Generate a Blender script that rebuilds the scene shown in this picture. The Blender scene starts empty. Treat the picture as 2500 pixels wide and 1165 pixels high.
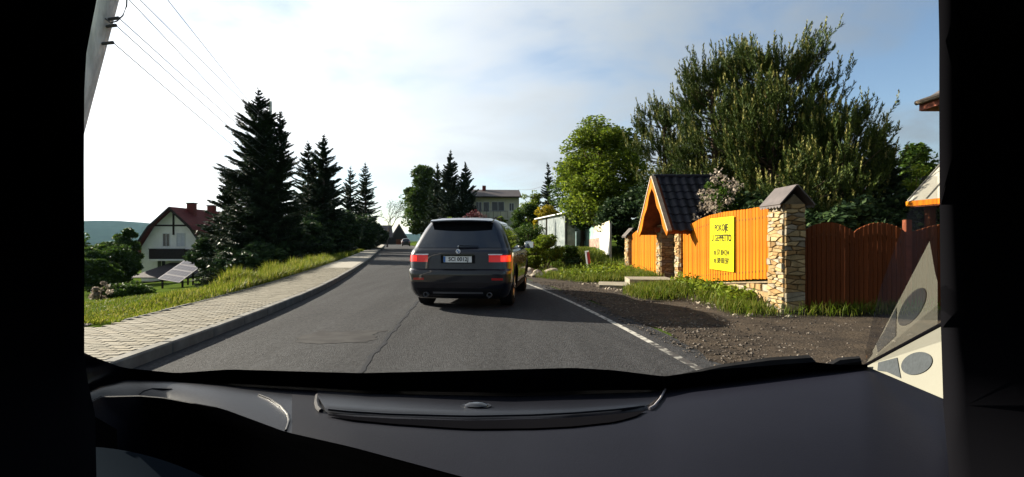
import bpy, bmesh, math, random
import numpy as np
from mathutils import Vector, Matrix

# ------------------------------------------------------------------ camera, sky, sun
scene = bpy.context.scene
COL = scene.collection
rad = math.radians
F, CX, HY, CAMZ = 1300.0, 1250.0, 586.0, 1.27      # focal length in photo pixels, principal column, horizon row

cam_d = bpy.data.cameras.new('camera')
cam_d.sensor_width = 36.0
cam_d.lens = 36.0 * F / 2500.0
cam_d.shift_y = (HY - 582.5) / 2500.0
cam_d.clip_start = 0.02
cam_d.clip_end = 9000
cam = bpy.data.objects.new('camera', cam_d)
cam.location = (0, 0, CAMZ)
cam.rotation_euler = (rad(90), 0, 0)
COL.objects.link(cam)
scene.camera = cam

SUN_EL, SUN_AZ = rad(21.5), rad(-58)               # azimuth from straight ahead, negative = left
SUN = Vector((math.sin(SUN_AZ) * math.cos(SUN_EL), math.cos(SUN_AZ) * math.cos(SUN_EL), math.sin(SUN_EL)))
sun_d = bpy.data.lights.new('sun', 'SUN')
sun_d.energy = 5.0
sun_d.angle = rad(0.55)
sun_d.color = (1.0, 0.90, 0.74)
sun = bpy.data.objects.new('sun', sun_d)
sun.rotation_euler = SUN.to_track_quat('Z', 'Y').to_euler()
sun.location = SUN * 60
COL.objects.link(sun)

world = bpy.data.worlds.new('World')
scene.world = world
world.use_nodes = True
wn, wl = world.node_tree.nodes, world.node_tree.links
wn.clear()
w_out = wn.new('ShaderNodeOutputWorld')
w_bg = wn.new('ShaderNodeBackground')
w_bg.inputs['Strength'].default_value = 0.05
sky = wn.new('ShaderNodeTexSky')
sky.sky_type = 'NISHITA'
sky.sun_disc = False
sky.sun_elevation = SUN_EL
sky.sun_rotation = SUN_AZ
sky.altitude = 500
sky.air_density = 1.0
sky.dust_density = 0.9
sky.ozone_density = 1.6
# thin bright cloud over the whole sky: noise on the direction flattened to a cloud layer, lit from the sun's side
tc = wn.new('ShaderNodeTexCoord')
sep = wn.new('ShaderNodeSeparateXYZ'); wl.new(tc.outputs['Generated'], sep.inputs[0])
def wmath(op, a, b=None, c=None, clamp=False):
    n = wn.new('ShaderNodeMath'); n.operation = op; n.use_clamp = clamp
    for i, v in enumerate((a, b, c)):
        if v is None: continue
        if isinstance(v, (int, float)): n.inputs[i].default_value = v
        else: wl.new(v, n.inputs[i])
    return n.outputs[0]
zz = wmath('ADD', wmath('MAXIMUM', sep.outputs['Z'], 0.0), 0.16)
comb = wn.new('ShaderNodeCombineXYZ')
wl.new(wmath('DIVIDE', sep.outputs['X'], zz), comb.inputs[0])
wl.new(wmath('DIVIDE', sep.outputs['Y'], zz), comb.inputs[1])
comb.inputs[2].default_value = 15.5
def wnoise(scale, detail, rough, dist=0.0):
    n = wn.new('ShaderNodeTexNoise')
    n.inputs['Scale'].default_value = scale; n.inputs['Detail'].default_value = detail
    n.inputs['Roughness'].default_value = rough; n.inputs['Distortion'].default_value = dist
    wl.new(comb.outputs[0], n.inputs['Vector'])
    return n.outputs['Fac']
def wramp(fac, p0, p1):
    n = wn.new('ShaderNodeMapRange'); n.interpolation_type = 'SMOOTHSTEP'
    wl.new(fac, n.inputs['Value']); n.inputs['From Min'].default_value = p0; n.inputs['From Max'].default_value = p1
    return n.outputs['Result']
big = wnoise(0.42, 5, 0.55, 0.4)
fine = wnoise(1.5, 6, 0.6, 0.5)
cover = wramp(wmath('ADD', wmath('MULTIPLY', big, 0.72), wmath('MULTIPLY', fine, 0.28)), 0.36, 0.53)
# angle to the sun: forward scattering makes the cloud brighter near it
dotn = wn.new('ShaderNodeVectorMath'); dotn.operation = 'DOT_PRODUCT'
nrm = wn.new('ShaderNodeVectorMath'); nrm.operation = 'NORMALIZE'
wl.new(tc.outputs['Generated'], nrm.inputs[0]); wl.new(nrm.outputs[0], dotn.inputs[0])
dotn.inputs[1].default_value = SUN[:]
half = wmath('MAXIMUM', wmath('ADD', wmath('MULTIPLY', dotn.outputs['Value'], 0.5), 0.5), 0.0)
near = wmath('POWER', half, 1.5)
glow = wmath('POWER', half, 5.0)
thick = wmath('MULTIPLY_ADD', fine, -0.55, 1.25)
lum = wmath('MULTIPLY', wmath('ADD', wmath('MULTIPLY_ADD', near, 2.4, 1.1), wmath('MULTIPLY', glow, 6.5)), thick)
ccol = wn.new('ShaderNodeMix'); ccol.data_type = 'RGBA'; ccol.blend_type = 'MIX'
wl.new(wmath('MULTIPLY', glow, 1.6, clamp=True), ccol.inputs['Factor'])
ccol.inputs['A'].default_value = (0.84, 0.95, 1.05, 1)
ccol.inputs['B'].default_value = (1.0, 1.0, 1.0, 1)
cmul = wn.new('ShaderNodeVectorMath'); cmul.operation = 'SCALE'
wl.new(ccol.outputs['Result'], cmul.inputs[0]); wl.new(lum, cmul.inputs['Scale'])
mix = wn.new('ShaderNodeMix'); mix.data_type = 'RGBA'
wl.new(wmath('MULTIPLY', cover, 0.93), mix.inputs['Factor'])
skm = wn.new('ShaderNodeVectorMath'); skm.operation = 'SCALE'; skm.inputs['Scale'].default_value = 0.9
wl.new(sky.outputs[0], skm.inputs[0]); wl.new(skm.outputs[0], mix.inputs['A']); wl.new(cmul.outputs[0], mix.inputs['B'])
wl.new(mix.outputs['Result'], w_bg.inputs['Color'])
wl.new(w_bg.outputs[0], w_out.inputs[0])

scene.view_settings.view_transform = 'Standard'
scene.view_settings.look = 'None'
scene.view_settings.gamma = 1.0
scene.view_settings.use_curve_mapping = False
scene.view_settings.exposure = 2.0
try:
    scene.cycles.use_denoising = True
    scene.cycles.max_bounces = 8
    scene.cycles.transparent_max_bounces = 16
    scene.cycles.sample_clamp_indirect = 6.0
    scene.cycles.caustics_reflective = False
    scene.cycles.caustics_refractive = False
except Exception:
    pass

rnd = random.Random(11)
def P(px, py, Y):
    """world point seen at photo pixel (px, py) when it stands Y metres ahead"""
    return Vector(((px - CX) / F * Y, Y, CAMZ + (HY - py) / F * Y))

# ------------------------------------------------------------------ materials
MATS = {}
def mat(name, col, rough=0.6, var=0.0, scale=6.0, col2=None, bump=0.0, bscale=None, metal=0.0, spec=None, coat=0.0,
        emit=None, estr=0.0, detail=5.0, p0=0.35, p1=0.68, stretch=None, ovar=0.0):
    m = bpy.data.materials.new(name); m.use_nodes = True
    nt = m.node_tree; N, L = nt.nodes, nt.links
    b = N['Principled BSDF']
    b.inputs['Roughness'].default_value = rough
    b.inputs['Metallic'].default_value = metal
    if spec is None: spec = 0.08 if rough >= 0.5 else 0.4
    b.inputs['Specular IOR Level'].default_value = spec
    b.inputs['Coat Weight'].default_value = coat
    b.inputs['Coat Roughness'].default_value = 0.04
    if emit:
        b.inputs['Emission Color'].default_value = (*emit, 1); b.inputs['Emission Strength'].default_value = estr
    if var or col2 or bump:
        t = N.new('ShaderNodeTexCoord'); vec = t.outputs['Object']
        if stretch:
            mp = N.new('ShaderNodeMapping'); mp.inputs['Scale'].default_value = stretch
            L.new(vec, mp.inputs['Vector']); vec = mp.outputs[0]
        n = N.new('ShaderNodeTexNoise'); n.inputs['Scale'].default_value = scale; n.inputs['Detail'].default_value = detail
        n.inputs['Roughness'].default_value = 0.62
        L.new(vec, n.inputs['Vector'])
        c2 = col2 if col2 else tuple(max(0, c * (1 - var)) for c in col)
        c1 = col if col2 else tuple(min(1, c * (1 + var)) for c in col)
        mr = N.new('ShaderNodeMapRange'); mr.inputs['From Min'].default_value = p0; mr.inputs['From Max'].default_value = p1
        L.new(n.outputs['Fac'], mr.inputs['Value'])
        mx = N.new('ShaderNodeMix'); mx.data_type = 'RGBA'
        L.new(mr.outputs[0], mx.inputs['Factor'])
        mx.inputs['A'].default_value = (*c2, 1); mx.inputs['B'].default_value = (*c1, 1)
        L.new(mx.outputs['Result'], b.inputs['Base Color'])
        if bump:
            n2 = N.new('ShaderNodeTexNoise'); n2.inputs['Scale'].default_value = bscale or scale * 4
            n2.inputs['Detail'].default_value = 4
            L.new(vec, n2.inputs['Vector'])
            bp = N.new('ShaderNodeBump'); bp.inputs['Strength'].default_value = bump; bp.inputs['Distance'].default_value = 0.02
            L.new(n2.outputs['Fac'], bp.inputs['Height']); L.new(bp.outputs[0], b.inputs['Normal'])
    else:
        b.inputs['Base Color'].default_value = (*col, 1)
    if ovar:
        src = b.inputs['Base Color'].links[0].from_socket
        oi = N.new('ShaderNodeObjectInfo'); mr2 = N.new('ShaderNodeMapRange')
        mr2.inputs['To Min'].default_value = 1 - ovar; mr2.inputs['To Max'].default_value = 1 + ovar
        L.new(oi.outputs['Random'], mr2.inputs['Value'])
        sc = N.new('ShaderNodeVectorMath'); sc.operation = 'SCALE'
        L.new(src, sc.inputs[0]); L.new(mr2.outputs[0], sc.inputs['Scale']); L.new(sc.outputs[0], b.inputs['Base Color'])
    MATS[name] = m
    return m

def leafmat(name, c_dark, c_mid, c_light, transl=0.30, rough=0.6, spec=0.07):
    """foliage: every leaf or needle spray takes its own tint, some light passes through"""
    m = bpy.data.materials.new(name); m.use_nodes = True
    N, L = m.node_tree.nodes, m.node_tree.links
    b = N['Principled BSDF']; out = N['Material Output']
    g = N.new('ShaderNodeNewGeometry')
    r = N.new('ShaderNodeValToRGB')
    r.color_ramp.elements[0].color = (*c_dark, 1); r.color_ramp.elements[1].color = (*c_light, 1)
    e = r.color_ramp.elements.new(0.55); e.color = (*c_mid, 1)
    L.new(g.outputs['Random Per Island'], r.inputs['Fac'])
    L.new(r.outputs['Color'], b.inputs['Base Color'])
    b.inputs['Roughness'].default_value = rough; b.inputs['Specular IOR Level'].default_value = spec
    if transl > 0:
        tr = N.new('ShaderNodeBsdfTranslucent'); L.new(r.outputs['Color'], tr.inputs['Color'])
        ms = N.new('ShaderNodeMixShader'); ms.inputs[0].default_value = transl
        L.new(b.outputs[0], ms.inputs[1]); L.new(tr.outputs[0], ms.inputs[2]); L.new(ms.outputs[0], out.inputs['Surface'])
    MATS[name] = m
    return m

# ------------------------------------------------------------------ objects
def tag(o, label=None, cat=None, group=None, kind=None):
    if label: o['label'] = label
    if cat: o['category'] = cat
    if group: o['group'] = group
    if kind: o['kind'] = kind
    return o
def thing(name, label, cat, loc=(0, 0, 0), rotz=0.0, group=None):
    o = bpy.data.objects.new(name, None); COL.objects.link(o)
    o.location = loc; o.rotation_euler = (0, 0, rotz); o.empty_display_size = 0.2
    return tag(o, label, cat, group)
def link(name, me, parent=None, loc=(0, 0, 0), rot=(0, 0, 0), scale=(1, 1, 1)):
    o = bpy.data.objects.new(name, me); COL.objects.link(o)
    o.location = loc; o.rotation_euler = rot; o.scale = scale
    if parent is not None: o.parent = parent
    return o
def copy_tree(o, parent=None):
    c = o.copy(); COL.objects.link(c); c.parent = parent
    for ch in list(o.children): copy_tree(ch, c)
    return c

class MB:
    """collects shapes, then becomes one mesh object"""
    def __init__(s): s.v = []; s.f = []
    def add(s, vs, fs):
        k = len(s.v); s.v += [tuple(v) for v in vs]; s.f += [tuple(i + k for i in f) for f in fs]
        return s
    def box(s, x0, x1, y0, y1, z0, z1, M=None):
        vs = [Vector(p) for p in ((x0, y0, z0), (x1, y0, z0), (x1, y1, z0), (x0, y1, z0), (x0, y0, z1), (x1, y0, z1), (x1, y1, z1), (x0, y1, z1))]
        if M is not None: vs = [M @ v for v in vs]
        return s.add(vs, [(0, 3, 2, 1), (4, 5, 6, 7), (0, 1, 5, 4), (1, 2, 6, 5), (2, 3, 7, 6), (3, 0, 4, 7)])
    def cbox(s, x0, x1, y0, y1, z0, z1, c=0.01, M=None):
        """box with all its edges chamfered"""
        bm = bmesh.new(); bmesh.ops.create_cube(bm, size=1)
        for v in bm.verts:
            v.co = Vector(((x0 + x1) / 2 + v.co.x * (x1 - x0), (y0 + y1) / 2 + v.co.y * (y1 - y0), (z0 + z1) / 2 + v.co.z * (z1 - z0)))
        bmesh.ops.bevel(bm, geom=bm.edges[:], offset=c, segments=1, affect='EDGES', profile=0.5)
        bm.verts.index_update()
        vs = [(M @ v.co) if M is not None else v.co.copy() for v in bm.verts]
        s.add(vs, [[v.index for v in f.verts] for f in bm.faces]); bm.free()
        return s
    def tube(s, pts, r, n=8, caps=True):
        pts = [Vector(p) for p in pts]; rr = r if isinstance(r, (list, tuple)) else [r] * len(pts)
        vs = []; fs = []
        up = Vector((0, 0, 1))
        for i, p in enumerate(pts):
            d = (pts[min(i + 1, len(pts) - 1)] - pts[max(i - 1, 0)]).normalized()
            a = d.cross(up) if abs(d.dot(up)) < 0.95 else d.cross(Vector((1, 0, 0)))
            a.normalize(); b = a.cross(d).normalized()
            for k in range(n):
                t = 2 * math.pi * k / n
                vs.append(p + (a * math.cos(t) + b * math.sin(t)) * rr[i])
        for i in range(len(pts) - 1):
            for k in range(n):
                fs.append((i * n + k, i * n + (k + 1) % n, (i + 1) * n + (k + 1) % n, (i + 1) * n + k))
        if caps:
            fs.append(tuple(range(n))[::-1]); fs.append(tuple((len(pts) - 1) * n + k for k in range(n)))
        return s.add(vs, fs)
    def prism(s, poly, ext):
        """polygon of 3-D points pushed along ext"""
        n = len(poly); e = Vector(ext); p = [Vector(q) for q in poly]
        return s.add(p + [q + e for q in p], [tuple(range(n))[::-1], tuple(range(n, 2 * n))] + [(i, (i + 1) % n, n + (i + 1) % n, n + i) for i in range(n)])
    def quad(s, a, b, c, d): return s.add([a, b, c, d], [(0, 1, 2, 3)])
    def slab(s, a, b, c, d, t):
        """quad a b c d given a thickness t against its normal"""
        a, b, c, d = (Vector(q) for q in (a, b, c, d))
        n = (b - a).cross(d - a).normalized()
        return s.prism([a, b, c, d], -n * t)
    def grid(s, rows):
        k = len(rows[0]); vs = [p for r in rows for p in r]
        return s.add(vs, [(i * k + j, i * k + j + 1, (i + 1) * k + j + 1, (i + 1) * k + j) for i in range(len(rows) - 1) for j in range(k - 1)])
    def lathe(s, prof, n=24, M=None):
        """profile (r, z) turned round z"""
        vs = []; fs = []
        for r, z in prof:
            for k in range(n):
                t = 2 * math.pi * k / n
                v = Vector((r * math.cos(t), r * math.sin(t), z))
                vs.append(M @ v if M is not None else v)
        for i in range(len(prof) - 1):
            for k in range(n):
                fs.append((i * n + k, i * n + (k + 1) % n, (i + 1) * n + (k + 1) % n, (i + 1) * n + k))
        fs.append(tuple(range(n))[::-1]); fs.append(tuple((len(prof) - 1) * n + k for k in range(n)))
        return s.add(vs, fs)
    def mesh(s, name, m, smooth=False, fix=True):
        me = bpy.data.meshes.new(name); me.from_pydata(s.v, [], s.f)
        if fix:
            bm = bmesh.new(); bm.from_mesh(me); bmesh.ops.recalc_face_normals(bm, faces=bm.faces[:]); bm.to_mesh(me); bm.free()
        if m is not None: me.materials.append(m)
        if smooth:
            me.polygons.foreach_set('use_smooth', [True] * len(me.polygons))
            if smooth != 'all': me.set_sharp_from_angle(angle=rad(40))
        me.update()
        return me
    def build(s, name, m, parent=None, smooth=False, fix=True, loc=(0, 0, 0), rot=(0, 0, 0)):
        return link(name, s.mesh(name, m, smooth, fix), parent, loc, rot)

def np_mesh(name, V, k, m, smooth=False):
    """V: (n*k, 3) corner points of n separate k-sided faces"""
    V = np.ascontiguousarray(V, dtype=np.float32); nv = len(V); nf = nv // k
    me = bpy.data.meshes.new(name)
    me.vertices.add(nv); me.vertices.foreach_set('co', V.ravel())
    me.loops.add(nv); me.loops.foreach_set('vertex_index', np.arange(nv, dtype=np.int32))
    me.polygons.add(nf); me.polygons.foreach_set('loop_start', np.arange(0, nv, k, dtype=np.int32))
    me.materials.append(m); me.update(calc_edges=True); me.validate()
    return me

def text_mesh(body, size, m, extrude=0.0, align='CENTER', sx=1.0, space=1.0):
    cu = bpy.data.curves.new('lettering', 'FONT'); cu.body = body; cu.size = size; cu.align_x = align; cu.align_y = 'CENTER'
    cu.extrude = extrude; cu.offset = size * 0.018; cu.space_character = space; cu.resolution_u = 3
    o = bpy.data.objects.new('lettering', cu); COL.objects.link(o)
    dg = bpy.context.evaluated_depsgraph_get()
    me = bpy.data.meshes.new_from_object(o.evaluated_get(dg))
    bpy.data.objects.remove(o); bpy.data.curves.remove(cu)
    me.materials.clear(); me.materials.append(m)
    if sx != 1.0:
        for v in me.vertices: v.co.x *= sx
    me.name = 'lettering'
    return me
# ------------------------------------------------------------------ the lie of the land
KY = [-40, -20, 0, 6, 10, 14.4, 22.6, 34, 57, 90, 124, 165, 230]
KX = [-1.6, -2.4, -3.35, -3.8, -4.22, -4.92, -6.6, -9.05, -14.3, -21.8, -29.6, -41, -64]
_yy = np.arange(-40, 231, 1.0)
_xx = np.interp(_yy, KY, KX)
for _ in range(6): _xx[1:-1] = (_xx[:-2] + _xx[1:-1] * 2 + _xx[2:]) / 4
def kerb_x(y): return float(np.interp(y, _yy, _xx))
def kerb_xv(y): return np.interp(y, _yy, _xx)
ROAD_W, WALK_W = 5.7, 1.55
def gz(x, y):
    x = np.asarray(x, float); y = np.asarray(y, float)
    e = kerb_xv(y)
    d = (e - WALK_W - 0.25) - x                      # metres beyond the back of the pavement
    r = x - (e + ROAD_W)                             # metres beyond the right edge of the road
    sm = lambda t, a, b: np.clip((t - a) / (b - a), 0, 1) ** 2 * (3 - 2 * np.clip((t - a) / (b - a), 0, 1))
    st = sm(y, 12.5, 18)
    zl = 0.09 - (0.11 + 0.25 * st) * np.clip(d - 0.7, 0, 4) - (0.125 - 0.015 * st) * np.clip(d - 4.7, 0, 56) - 0.06 * np.clip(d - 60.7, 0, 300) + 0.10 * np.sin(x * 0.9) * np.sin(y * 0.7) * sm(d, 2, 8) * 0.5
    zr = -0.012 + 0.10 * sm(r, 1.2, 4.2) + 0.045 * np.clip(r - 4.2, 0, 60) + sm(y, 19, 26) * 0.55 * sm(r, 0.9, 3.0)
    z = np.where(d > -0.3, zl, np.where(r > 0, zr, -0.05))
    z = np.where((d <= -0.3) & (r <= 0), -0.05, z)
    return z
def gzf(x, y): return float(gz(x, y))

m_grass_soil = mat('meadow_ground', (0.06, 0.088, 0.014), 0.95, col2=(0.035, 0.055, 0.012), scale=0.8, bump=0.4, bscale=9, spec=0.0)
m_asphalt = mat('asphalt', (0.041, 0.0415, 0.044), 0.88, col2=(0.026, 0.0265, 0.0285), scale=0.9, bump=0.5, bscale=90, detail=10, p0=0.32, p1=0.68, stretch=(1.8, 0.16, 1), spec=0.05)
def speckle(m, scale, amount):
    # coarse aggregate: light and dark grains over the base colour
    N, L = m.node_tree.nodes, m.node_tree.links; b = N['Principled BSDF']
    src = b.inputs['Base Color'].links[0].from_socket
    t = N.new('ShaderNodeTexCoord'); v = N.new('ShaderNodeTexVoronoi'); v.inputs['Scale'].default_value = scale
    L.new(t.outputs['Object'], v.inputs['Vector'])
    bw = N.new('ShaderNodeRGBToBW'); L.new(v.outputs['Color'], bw.inputs[0])
    mr = N.new('ShaderNodeMapRange'); mr.inputs['To Min'].default_value = 1 - amount; mr.inputs['To Max'].default_value = 1 + amount
    mr.inputs['From Min'].default_value = 0.2; mr.inputs['From Max'].default_value = 0.8
    L.new(bw.outputs[0], mr.inputs['Value'])
    sc = N.new('ShaderNodeVectorMath'); sc.operation = 'SCALE'
    L.new(src, sc.inputs[0]); L.new(mr.outputs[0], sc.inputs['Scale']); L.new(sc.outputs[0], b.inputs['Base Color'])
speckle(m_asphalt, 38, 0.24)
m_gravel = mat('gravel', (0.055, 0.042, 0.030), 0.95, col2=(0.021, 0.017, 0.014), scale=2.2, bump=0.8, bscale=26, detail=10)
m_walkbase = mat('paving_sand', (0.17, 0.15, 0.12), 0.95, var=0.3, scale=14, bump=0.3)
m_pavers = [mat('paver_grey', (0.165, 0.150, 0.116), 0.85, var=0.14, scale=18, bump=0.25, ovar=0.16),
            mat('paver_warm', (0.178, 0.158, 0.12), 0.85, var=0.14, scale=18, bump=0.25, ovar=0.16),
            mat('paver_pale', (0.195, 0.178, 0.142), 0.85, var=0.12, scale=18, bump=0.25)]
m_kerb = mat('concrete_kerb', (0.14, 0.136, 0.125), 0.9, var=0.22, scale=5, bump=0.3)
m_hill = mat('forest_hill', (0.014, 0.030, 0.018), 0.95, col2=(0.008, 0.018, 0.012), scale=0.02, bump=0.6, bscale=0.06, spec=0.0)

# ground sheet: fine near the road, coarse to the horizon
gxs = np.unique(np.concatenate([np.linspace(-3000, -160, 24), np.linspace(-160, -40, 41), np.linspace(-40, 20, 151), np.linspace(20, 90, 36), np.linspace(90, 3000, 24)]))
gys = np.unique(np.concatenate([np.linspace(-600, -30, 12), np.linspace(-30, 60, 151), np.linspace(60, 220, 81), np.linspace(220, 4500, 26)]))
GX, GY = np.meshgrid(gxs, gys)
GZ = gz(GX, GY)
far = np.clip((GY - 180) / 400, 0, 1)
GZ = GZ * (1 - far) + far * (-22)
gm = MB()
nx = len(gxs)
gm.v = list(zip(GX.ravel().tolist(), GY.ravel().tolist(), GZ.ravel().tolist()))
gm.f = [(i * nx + j, i * nx + j + 1, (i + 1) * nx + j + 1, (i + 1) * nx + j) for i in range(len(gys) - 1) for j in range(nx - 1)]
tag(gm.build('ground', m_grass_soil, smooth='all', fix=False), kind='structure')

def strip(x_left, x_right, y0, y1, zf, n, k=2, step=None):
    rows = []
    for y in np.linspace(y0, y1, n):
        a, b = x_left(y), x_right(y)
        rows.append([(a + (b - a) * j / (k - 1), y, zf(a + (b - a) * j / (k - 1), y)) for j in range(k)])
    return MB().grid(rows)
road = strip(kerb_x, lambda y: kerb_x(y) + ROAD_W + .32, -38, 228, lambda x, y: 0.0, 220, 5).build('road', m_asphalt, fix=False)
tag(road, kind='structure')
# the worn white edge line, the joint between the two lanes, a darker repair, tyre-polished stripes
def worn(name, c_paint, c_under, lo, hi, scale, rough=0.75):
    m = bpy.data.materials.new(name); m.use_nodes = True
    N, L = m.node_tree.nodes, m.node_tree.links; b = N['Principled BSDF']
    t = N.new('ShaderNodeTexCoord'); n = N.new('ShaderNodeTexNoise'); n.inputs['Scale'].default_value = scale; n.inputs['Detail'].default_value = 8
    L.new(t.outputs['Object'], n.inputs['Vector'])
    mr = N.new('ShaderNodeMapRange'); mr.inputs['From Min'].default_value = lo; mr.inputs['From Max'].default_value = hi
    L.new(n.outputs['Fac'], mr.inputs['Value'])
    mx = N.new('ShaderNodeMix'); mx.data_type = 'RGBA'; L.new(mr.outputs[0], mx.inputs['Factor'])
    mx.inputs['A'].default_value = (*c_under, 1); mx.inputs['B'].default_value = (*c_paint, 1)
    L.new(mx.outputs['Result'], b.inputs['Base Color']); b.inputs['Roughness'].default_value = rough; b.inputs['Specular IOR Level'].default_value = 0.04
    return m
m_line = worn('road_paint', (0.34, 0.33, 0.30), (0.055, 0.053, 0.052), 0.36, 0.54, 9)
m_line_old = worn('road_paint_worn_off', (0.20, 0.195, 0.18), (0.05, 0.048, 0.048), 0.48, 0.60, 9)
m_joint = mat('tar_joint', (0.012, 0.012, 0.014), 0.6, var=0.3, scale=20)
m_patch = worn('asphalt_repair', (0.031, 0.030, 0.031), (0.044, 0.043, 0.043), 0.38, 0.60, 4, 0.9)
strip(lambda y: kerb_x(y) + ROAD_W - 0.15, lambda y: kerb_x(y) + ROAD_W - 0.065, 6.4, 120, lambda x, y: 0.004, 110).build('edge_line', m_line, road, fix=False)
strip(lambda y: kerb_x(y) + ROAD_W - 0.16, lambda y: kerb_x(y) + ROAD_W - 0.06, 4.2, 6.35, lambda x, y: 0.004, 8).build('edge_line', m_line_old, road, fix=False)
def jx(y): return float(np.interp(y, [0, 5.2, 9.5, 14, 40, 120], [-1.15, -1.47, -1.83, -2.15, kerb_x(40) + 2.8, kerb_x(120) + 2.8])) + 0.015 * math.sin(y * 5.1) + 0.012 * math.sin(y * 13.7)
strip(lambda y: jx(y) - 0.026 - 0.009 * math.sin(y * 9), lambda y: jx(y) + 0.02 + .006 * math.sin(y * 23), 3.5, 40, lambda x, y: 0.004, 240).build('lane_joint', m_joint, road, fix=False)
rp = MB().grid([[(x + .06 * math.sin(y * 9 + x * 5) + .03 * math.sin(y * 31), y + .05 * math.sin(x * 6) + .02 * math.sin(x * 27), 0.0035) for x in np.linspace(-2.75, -1.80, 14)] for y in np.linspace(6.55, 7.45, 14)]); rp.build('asphalt_repair', m_patch, road, fix=False)
rp2 = MB(); rp2.grid([[(x + .05 * math.sin(y * 9 + x * 5), y + .04 * math.sin(x * 4), 0.0035) for x in np.linspace(-2.75, 1.15, 12)] for y in np.linspace(6.25, 7.2, 14)])

# gravel shoulder and driveway on the right
def shoulder_right(y): return float(np.interp(y, [-30, 6, 8.3, 8.7, 20, 23, 40, 120], [12, 12, 12, 5.2, 4.6, kerb_x(23) + ROAD_W + 1.2, kerb_x(40) + ROAD_W + 0.9, kerb_x(120) + ROAD_W + 0.9]))
sh = strip(lambda y: kerb_x(y) + ROAD_W + 0.30 + .09 * math.sin(y * 1.9) + .05 * math.sin(y * 5.3), shoulder_right, -30, 120, lambda x, y: max(gzf(x, y) + 0.006, 0.004) + 0.012 * math.sin(x * 3.1 + y) ** 2 * min(1, max(0, x - kerb_x(y) - ROAD_W - .35)), 300, 14)
shoulder = tag(sh.build('gravel_shoulder', m_gravel, smooth='all', fix=False), kind='structure')

# pavement: bedding, kerb stones, blocks
walk = strip(lambda y: kerb_x(y) - WALK_W, lambda y: kerb_x(y) - 0.14, -30, 22.0, lambda x, y: 0.098, 100).build('pavement', m_walkbase, fix=False)
tag(walk, kind='structure')
def pave_far_mat():
    m = bpy.data.materials.new('paving_far'); m.use_nodes = True
    N, L = m.node_tree.nodes, m.node_tree.links; b = N['Principled BSDF']
    t = N.new('ShaderNodeTexCoord'); br = N.new('ShaderNodeTexBrick')
    br.inputs['Scale'].default_value = 1.0; br.inputs['Brick Width'].default_value = 0.2; br.inputs['Row Height'].default_value = 0.1
    br.inputs['Mortar Size'].default_value = 0.008
    br.inputs['Color1'].default_value = (0.19, 0.172, 0.135, 1); br.inputs['Color2'].default_value = (0.17, 0.155, 0.122, 1); br.inputs['Mortar'].default_value = (0.14, 0.125, 0.1, 1)
    L.new(t.outputs['Object'], br.inputs['Vector']); L.new(br.outputs['Color'], b.inputs['Base Color']); b.inputs['Roughness'].default_value = 0.9
    return m
strip(lambda y: kerb_x(y) - WALK_W, lambda y: kerb_x(y) - 0.14, 22.0, 170, lambda x, y: 0.124, 140, 3).build('far_paving', pave_far_mat(), walk, fix=False)
ks = MB().cbox(-0.075, 0.075, 0.004, 0.996, -0.12, 0.128, 0.018).mesh('kerb_stone', m_kerb)
y = 1.0
while y < 150:
    x0, x1 = kerb_x(y), kerb_x(y + 1.0)
    a = math.atan2(x0 - x1, 1.0)
    o = link('kerb_stone', ks, walk, (x0 - 0.07, y, rnd.uniform(-0.004, 0.004)), (0, 0, a))
    if y > 45: o.scale = (1, 4.0, 1)
    y += 4.0 * math.cos(a) if y > 45 else 1.0 * math.cos(a)
# garden-side edging of the pavement
ek = MB().cbox(-0.03, 0.03, 0.004, 0.996, -0.1, 0.135, 0.012).mesh('edging_stone', m_kerb)
for i in range(28):
    y = 7.6 + i
    a = math.atan2(kerb_x(y) - kerb_x(y + 1), 1.0)
    link('edging_stone', ek, walk, (kerb_x(y) - WALK_W - 0.02, y, rnd.uniform(-0.006, 0.006)), (0, 0, a))
pv = [MB().cbox(-0.0965, 0.0965, -0.0465, 0.0465, -0.05, 0.0, 0.007).mesh('paver', m) for m in m_pavers]
pavers = []
y = 4.35; row = 0
while y < 21.9:
    x = kerb_x(y) - 0.155
    xl = kerb_x(y) - WALK_W if y > 7.0 else kerb_x(y) - WALK_W - 2.2      # paved drive in front of the lawn
    x += 0.1 if row % 2 else 0.0
    while x > xl + 0.1:
        pavers.append((x - 0.1, y))
        x -= 0.2
    y += 0.1; row += 1
base_drive = MB().grid([[(kerb_x(yy) - WALK_W - 2.4, yy, 0.097), (kerb_x(yy) - WALK_W, yy, 0.097)] for yy in np.linspace(3.0, 7.05, 12)])
base_drive.build('drive_bedding', m_walkbase, walk, fix=False)
vis = [p for p in pavers if 205 < CX + F * p[0] / p[1] < 1250 and HY + F * (CAMZ - 0.125) / p[1] < 905]
near = set(sorted(vis, key=lambda p: p[1])[:295])
rest = MB(); 
for p in pavers:
    zt = 0.125 + rnd.uniform(-0.0025, 0.0025); tilt = (rnd.uniform(-0.012, 0.012), rnd.uniform(-0.012, 0.012), rnd.uniform(-0.02, 0.02) + 0.06)
    if p in near:
        link('paver', rnd.choice(pv), walk, (p[0], p[1], zt), tilt)
    else:
        rest.add([(p[0] + dx, p[1] + dy + dx * 0.06, z) for z in (zt - 0.03, zt) for dx, dy in ((-0.097, -0.0465), (0.097, -0.0465), (0.097, 0.0465), (-0.097, 0.0465))],
                 [(4, 5, 6, 7), (0, 1, 5, 4), (1, 2, 6, 5), (2, 3, 7, 6), (3, 0, 4, 7)])
tag(rest.build('paver_field', m_pavers[0], walk), kind='stuff')

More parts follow.
